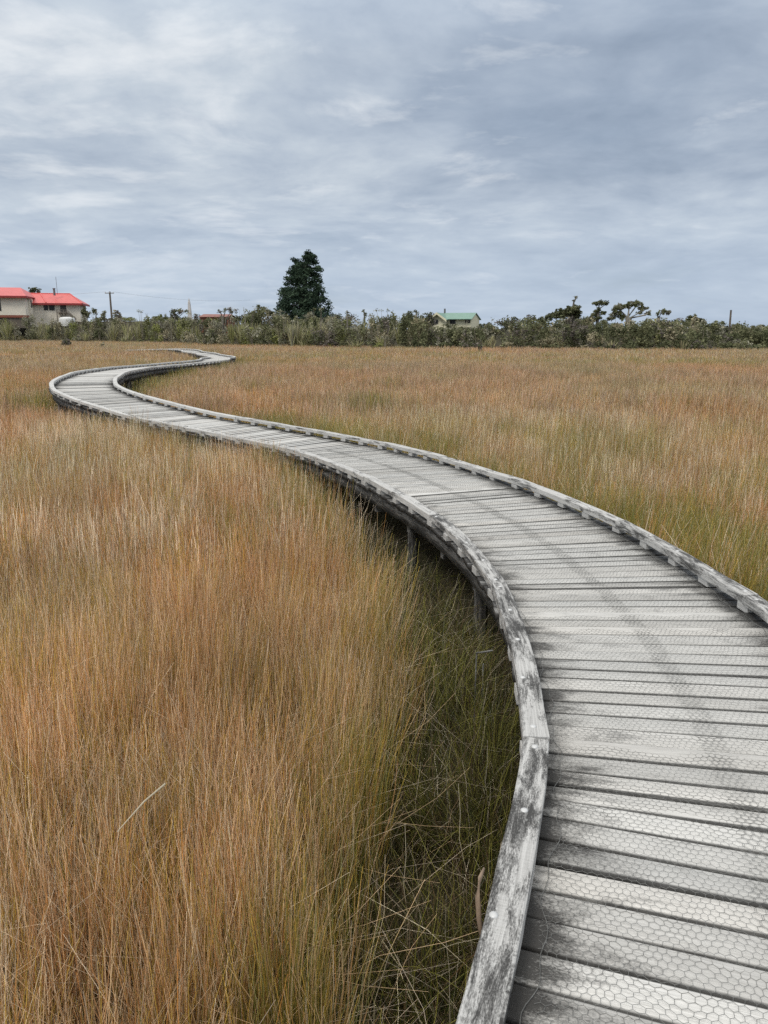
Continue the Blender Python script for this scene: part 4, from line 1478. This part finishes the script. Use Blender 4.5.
def make_low_red_roof():
    Y = 112.0
    def X(u): return at(u, 316, Y).x
    def Z(v): return at(212, v, Y).z
    base = (X(214), Y + 2.5, gz(X(214), Y))
    h = empty('shed', base, 'low rusty red-roofed shed almost hidden by the scrub left of the conifer', 'shed')
    B = dict(parent=h, origin=base)
    mb = MB(); mb.box(X(200), X(228), Y, Y + 5, base[2] - 0.3, Z(316.6)); mb.build('wall', M_BRICK, **B)
    r = MB(); ym = Y + 2.5
    sheet_roof(r, [(X(199), Y - 0.3, Z(316.8)), (X(229), Y - 0.3, Z(316.8)), (X(228.5), ym, Z(313.8)), (X(199.5), ym, Z(313.8))])
    sheet_roof(r, [(X(229), Y + 5.3, Z(316.8)), (X(199), Y + 5.3, Z(316.8)), (X(199.5), ym, Z(313.8)), (X(228.5), ym, Z(313.8))])
    r.build('roof', simple_mat('faded_red_iron', (0.27, 0.12, 0.095), 0.6, 0.2, 2), **B)


make_low_red_roof()


def make_poles():
    Y = 140.0
    b = at(112, 320, Y); g = gz(b.x, Y)
    e = empty('utility_pole', (b.x, Y, g), 'tall grey timber utility pole right of the red-roofed house', 'pole')
    top = at(112, 291.5, Y).z
    mb = MB(); mb.tube([(b.x, Y, g), (b.x, Y, top)], [0.20, 0.15], 8); mb.build('shaft', M_TIMBER, e, origin=e.location)
    mb = MB(); mb.box(b.x - 0.8, b.x + 0.8, Y - 0.24, Y - 0.15, top - 0.35, top - 0.22); mb.build('crossarm', M_TIMBER, e, origin=e.location)
    for dx in (-0.7, 0.0, 0.7):
        mb = MB(); mb.tube([(b.x + dx, Y - 0.2, top - 0.22), (b.x + dx, Y - 0.2, top - 0.06)], [0.06, 0.04], 6); mb.build('insulator', M_WHITE, e, origin=e.location)
    # two cables run from this pole, one to each side
    for u1, v1, Y1, nm in ((-140, 296, 150, 'thin dark overhead cable from the utility pole to the left above the red roof'), (250, 300, 190, 'thin dark overhead cable from the utility pole to the right towards the conifer')):
        q = at(u1, v1, Y1); a = Vector((b.x + (0.7 if u1 > 0 else -0.7), Y - 0.2, top - 0.06))
        pts = []
        for i in range(25):
            t = i / 24
            p = a.lerp(q, t); p.z -= 1.2 * 4 * t * (1 - t) * 0.6
            pts.append(p)
        mb = MB(); mb.tube(pts, 0.012, 4)
        o = mb.build('power_cable', M_GALV, None, origin=a)
        tag(o, nm, 'cable')
    Y = 92.0
    b = at(730, 326, Y); g = gz(b.x, Y)
    e = empty('utility_pole', (b.x, Y, g), 'lone bare pole above the scrub at the far right', 'pole')
    top = at(731, 310.5, Y)
    mb = MB(); mb.tube([(b.x, Y, g), (top.x, Y, top.z)], [0.14, 0.11], 8); mb.build('shaft', M_TIMBER, e, origin=e.location)
    mb = MB(); mb.tube([(top.x, Y, top.z - 0.02), (top.x, Y, top.z + 0.06)], [0.13, 0.12], 8); mb.build('cap', M_GALV, e, origin=e.location)


make_poles()


def make_obelisk():
    Y = 130.0
    b = at(190, 318, Y); g = gz(b.x, Y)
    px = Y * math.cos(PITCH) / F
    e = empty('obelisk', (b.x, Y, g), 'slim pale stone obelisk rising from the scrub left of the conifer', 'monument')
    zt = at(190, 298, Y).z
    def sq(w, z): return [(b.x - w, Y - w, z), (b.x + w, Y - w, z), (b.x + w, Y + w, z), (b.x - w, Y + w, z)]
    st = simple_mat('pale_stone', (0.56, 0.54, 0.52), 0.7, 0.1, 2)
    mb = MB(); mb.hexa(sq(0.9, g - 0.3), sq(0.85, g + 0.9)); mb.build('plinth', st, e, origin=e.location)
    mb = MB(); mb.hexa(sq(1.9 * px, g + 0.903), sq(1.0 * px, zt - 0.7)); mb.build('shaft', st, e, origin=e.location)
    mb = MB(); mb.hexa(sq(1.0 * px, zt - 0.697), sq(0.02, zt)); mb.build('tip', st, e, origin=e.location)


make_obelisk()


# ------------------------------------------------------------------ small things beside the boardwalk
def make_bits():
    # old stake frame in the trench: two uprights and a cross piece
    P = at(480, 625, 3.95)
    o0 = (P.x, P.y, 0.0)
    e = empty('stake_frame', o0, 'small weathered stake frame standing in the sedge beside the near boardwalk', 'stake')
    x, y = P.x, P.y
    for dx, zt in ((-0.018, 0.62), (0.022, 0.56)):
        mb = MB(); mb.tube([(x + dx, y, -0.1), (x + dx + 0.004, y, zt)], [0.0045, 0.0045], 6); mb.build('upright', M_BEARER, e, origin=o0)
    mb = MB(); mb.tube([(x - 0.018, y, 0.625), (x + 0.08, y + 0.02, 0.632)], 0.0045, 6); mb.build('cross_bar', M_BEARER, e, origin=o0)
    # pale curved dead stick
    pts = [at(482, 940, 1.72), at(479, 918, 1.74), at(477.5, 897, 1.75), at(480, 878, 1.77), at(484, 868, 1.80)]
    pts = [Vector((p.x - 0.0, p.y, p.z)) for p in pts]
    mb = MB(); mb.tube(pts, [0.006, 0.0075, 0.007, 0.006, 0.003], 7)
    o = mb.build('dead_stick', simple_mat('pale_dead_wood', (0.26, 0.19, 0.135), 0.8, 0.2, 30), None, origin=pts[0], smooth=True)
    tag(o, 'curved pale dead stick leaning in the sedge beside the nearest kerb rail', 'stick')
    # bleached stalk lying across the near rushes at the left
    a, b = at(117, 832, 1.75), at(165, 784, 1.95)
    mb = MB(); mb.tube([a, a.lerp(b, 0.55) + Vector((0, 0, 0.01)), b], [0.0012, 0.0024, 0.003], 6)
    o = mb.build('broken_stalk', simple_mat('bleached_stalk', (0.46, 0.40, 0.29), 0.7, 0.1, 30), None, origin=a)
    tag(o, 'bleached broken stalk lying slantwise across the nearest rushes', 'stalk')


make_bits()

# ------------------------------------------------------------------ sky and light
SUN_EL, SUN_AZ = 48.0, 215.0      # azimuth clockwise from +Y: behind the camera and to the left
wd = bpy.data.worlds.new('World')
S.world = wd
wd.use_nodes = True
nt = wd.node_tree
nt.nodes.clear()
out = nt.nodes.new('ShaderNodeOutputWorld')
bg = nt.nodes.new('ShaderNodeBackground')
sky = nt.nodes.new('ShaderNodeTexSky')
sky.sky_type = 'NISHITA'
sky.sun_disc = False
sky.sun_elevation = R(SUN_EL)
sky.sun_rotation = R(SUN_AZ)
sky.air_density = 1.0; sky.dust_density = 1.0; sky.ozone_density = 1.5
tc = nt.nodes.new('ShaderNodeTexCoord')
nrm = N(nt, 'ShaderNodeVectorMath'); nrm.operation = 'NORMALIZE'
nt.links.new(tc.outputs['Generated'], nrm.inputs[0])
sep = nt.nodes.new('ShaderNodeSeparateXYZ'); nt.links.new(nrm.outputs[0], sep.inputs[0])
zc = math_n(nt, 'MAXIMUM', sep.outputs[2], 0.0)
den = math_n(nt, 'ADD', zc, 0.20)
cx = math_n(nt, 'DIVIDE', sep.outputs[0], den)
cy = math_n(nt, 'DIVIDE', sep.outputs[1], den)
cmb = nt.nodes.new('ShaderNodeCombineXYZ')
nt.links.new(cx, cmb.inputs[0]); nt.links.new(cy, cmb.inputs[1])
cp = cmb.outputs[0]
# domain warp for wispy edges
wn = N(nt, 'ShaderNodeTexNoise'); wn.inputs['Scale'].default_value = 0.9; wn.inputs['Detail'].default_value = 3
nt.links.new(cp, wn.inputs['Vector'])
wv = N(nt, 'ShaderNodeVectorMath'); wv.operation = 'MULTIPLY_ADD'
nt.links.new(wn.outputs['Color'], wv.inputs[0]); wv.inputs[1].default_value = (0.45, 0.45, 0)
nt.links.new(cp, wv.inputs[2])
wp = wv.outputs[0]
big = noise(nt, scaled(nt, wp, (1.05, 1.3, 1), (1.7, 0.4, 0)), 1.0, 6, 0.5)
med = noise(nt, scaled(nt, wp, (4.4, 4.6, 1), (4.1, 2.2, 0)), 1.0, 6, 0.55)
hole = noise(nt, scaled(nt, wp, (2.8, 3.6, 1), (8.3, 5.1, 0)), 1.0, 8, 0.58)
# cloud base: blue grey, paler where it is thin
CL_X = (3.5, 4.3, 5.5); CL_D = (4.4, 5.25, 6.5); CL_M = (5.5, 6.35, 7.5); CL_L = (6.8, 7.6, 8.5); CL_W = (9.8, 10.2, 10.6)
fin_n = noise(nt, scaled(nt, wp, (9, 12, 1), (1.1, 7.2, 0)), 1.0, 6, 0.6)
mix1 = math_n(nt, 'ADD', math_n(nt, 'MULTIPLY', big, 0.56), math_n(nt, 'MULTIPLY', med, 0.34))
mix1 = math_n(nt, 'ADD', mix1, math_n(nt, 'MULTIPLY', fin_n, 0.10))
# the sheet is thinner to the west (left) and heavier to the east
mix1 = math_n(nt, 'ADD', mix1, math_n(nt, 'MULTIPLY', sep.outputs[0], -0.12))
cloud = ramp(nt, mix1, [(0.31, CL_X), (0.41, CL_D), (0.50, CL_M), (0.59, CL_L), (0.72, CL_W)])
hl = math_n(nt, 'ADD', hole, math_n(nt, 'MULTIPLY', sep.outputs[0], -0.20))
thin = ramp(nt, hl, [(0.55, 0.0), (0.63, 0.4), (0.74, 1.0)])
cloud = mixc(nt, math_n(nt, 'MULTIPLY', thin, 0.72), cloud, CL_W)
# low down the far sheet is smoother and a paler blue
hz = ramp(nt, zc, [(0.0, 1.0), (0.06, 0.85), (0.17, 0.0)])
cloud = mixc(nt, math_n(nt, 'MULTIPLY', hz, 0.62), cloud, (6.1, 7.3, 8.9))
# an overcast sky is brighter overhead than at the horizon
lum = N(nt, 'ShaderNodeVectorMath'); lum.operation = 'SCALE'
cloud = mixc(nt, ramp(nt, zc, [(0.36, 0.0), (0.6, 0.85)]), cloud, (8.3, 8.2, 7.9))
nt.links.new(cloud, lum.inputs[0])
nt.links.new(math_n(nt, 'ADD', math_n(nt, 'MULTIPLY', ramp(nt, zc, [(0.30, 0.0), (0.9, 1.0)]), 1.1), 1.0), lum.inputs['Scale'])
cov = ramp(nt, big, [(0.25, 0.85), (0.45, 0.98)])
fin = mixc(nt, cov, sky.outputs[0], lum.outputs[0])
nt.links.new(fin, bg.inputs[0])
bg.inputs[1].default_value = 0.075
nt.links.new(bg.outputs[0], out.inputs[0])

sd = bpy.data.lights.new('sun', 'SUN')
sd.energy = 1.0
sd.angle = R(14)
sd.color = (1.0, 0.95, 0.88)
so = bpy.data.objects.new('sun', sd)
COL.objects.link(so)
az, el = R(SUN_AZ), R(SUN_EL)
dirv = Vector((math.sin(az) * math.cos(el), math.cos(az) * math.cos(el), math.sin(el)))   # towards the sun
so.rotation_euler = (-dirv).to_track_quat('-Z', 'Y').to_euler()
so.location = (0, -5, 30)

# ------------------------------------------------------------------ render settings
vs = S.view_settings
vs.view_transform = 'Standard'
vs.look = 'None'
vs.exposure = 0.18
vs.gamma = 1.0
S.render.engine = 'CYCLES'
c = S.cycles
c.use_denoising = False
c.max_bounces = 6
c.diffuse_bounces = 3
c.transmission_bounces = 4
c.transparent_max_bounces = 8
c.use_adaptive_sampling = True
c.adaptive_threshold = 0.01
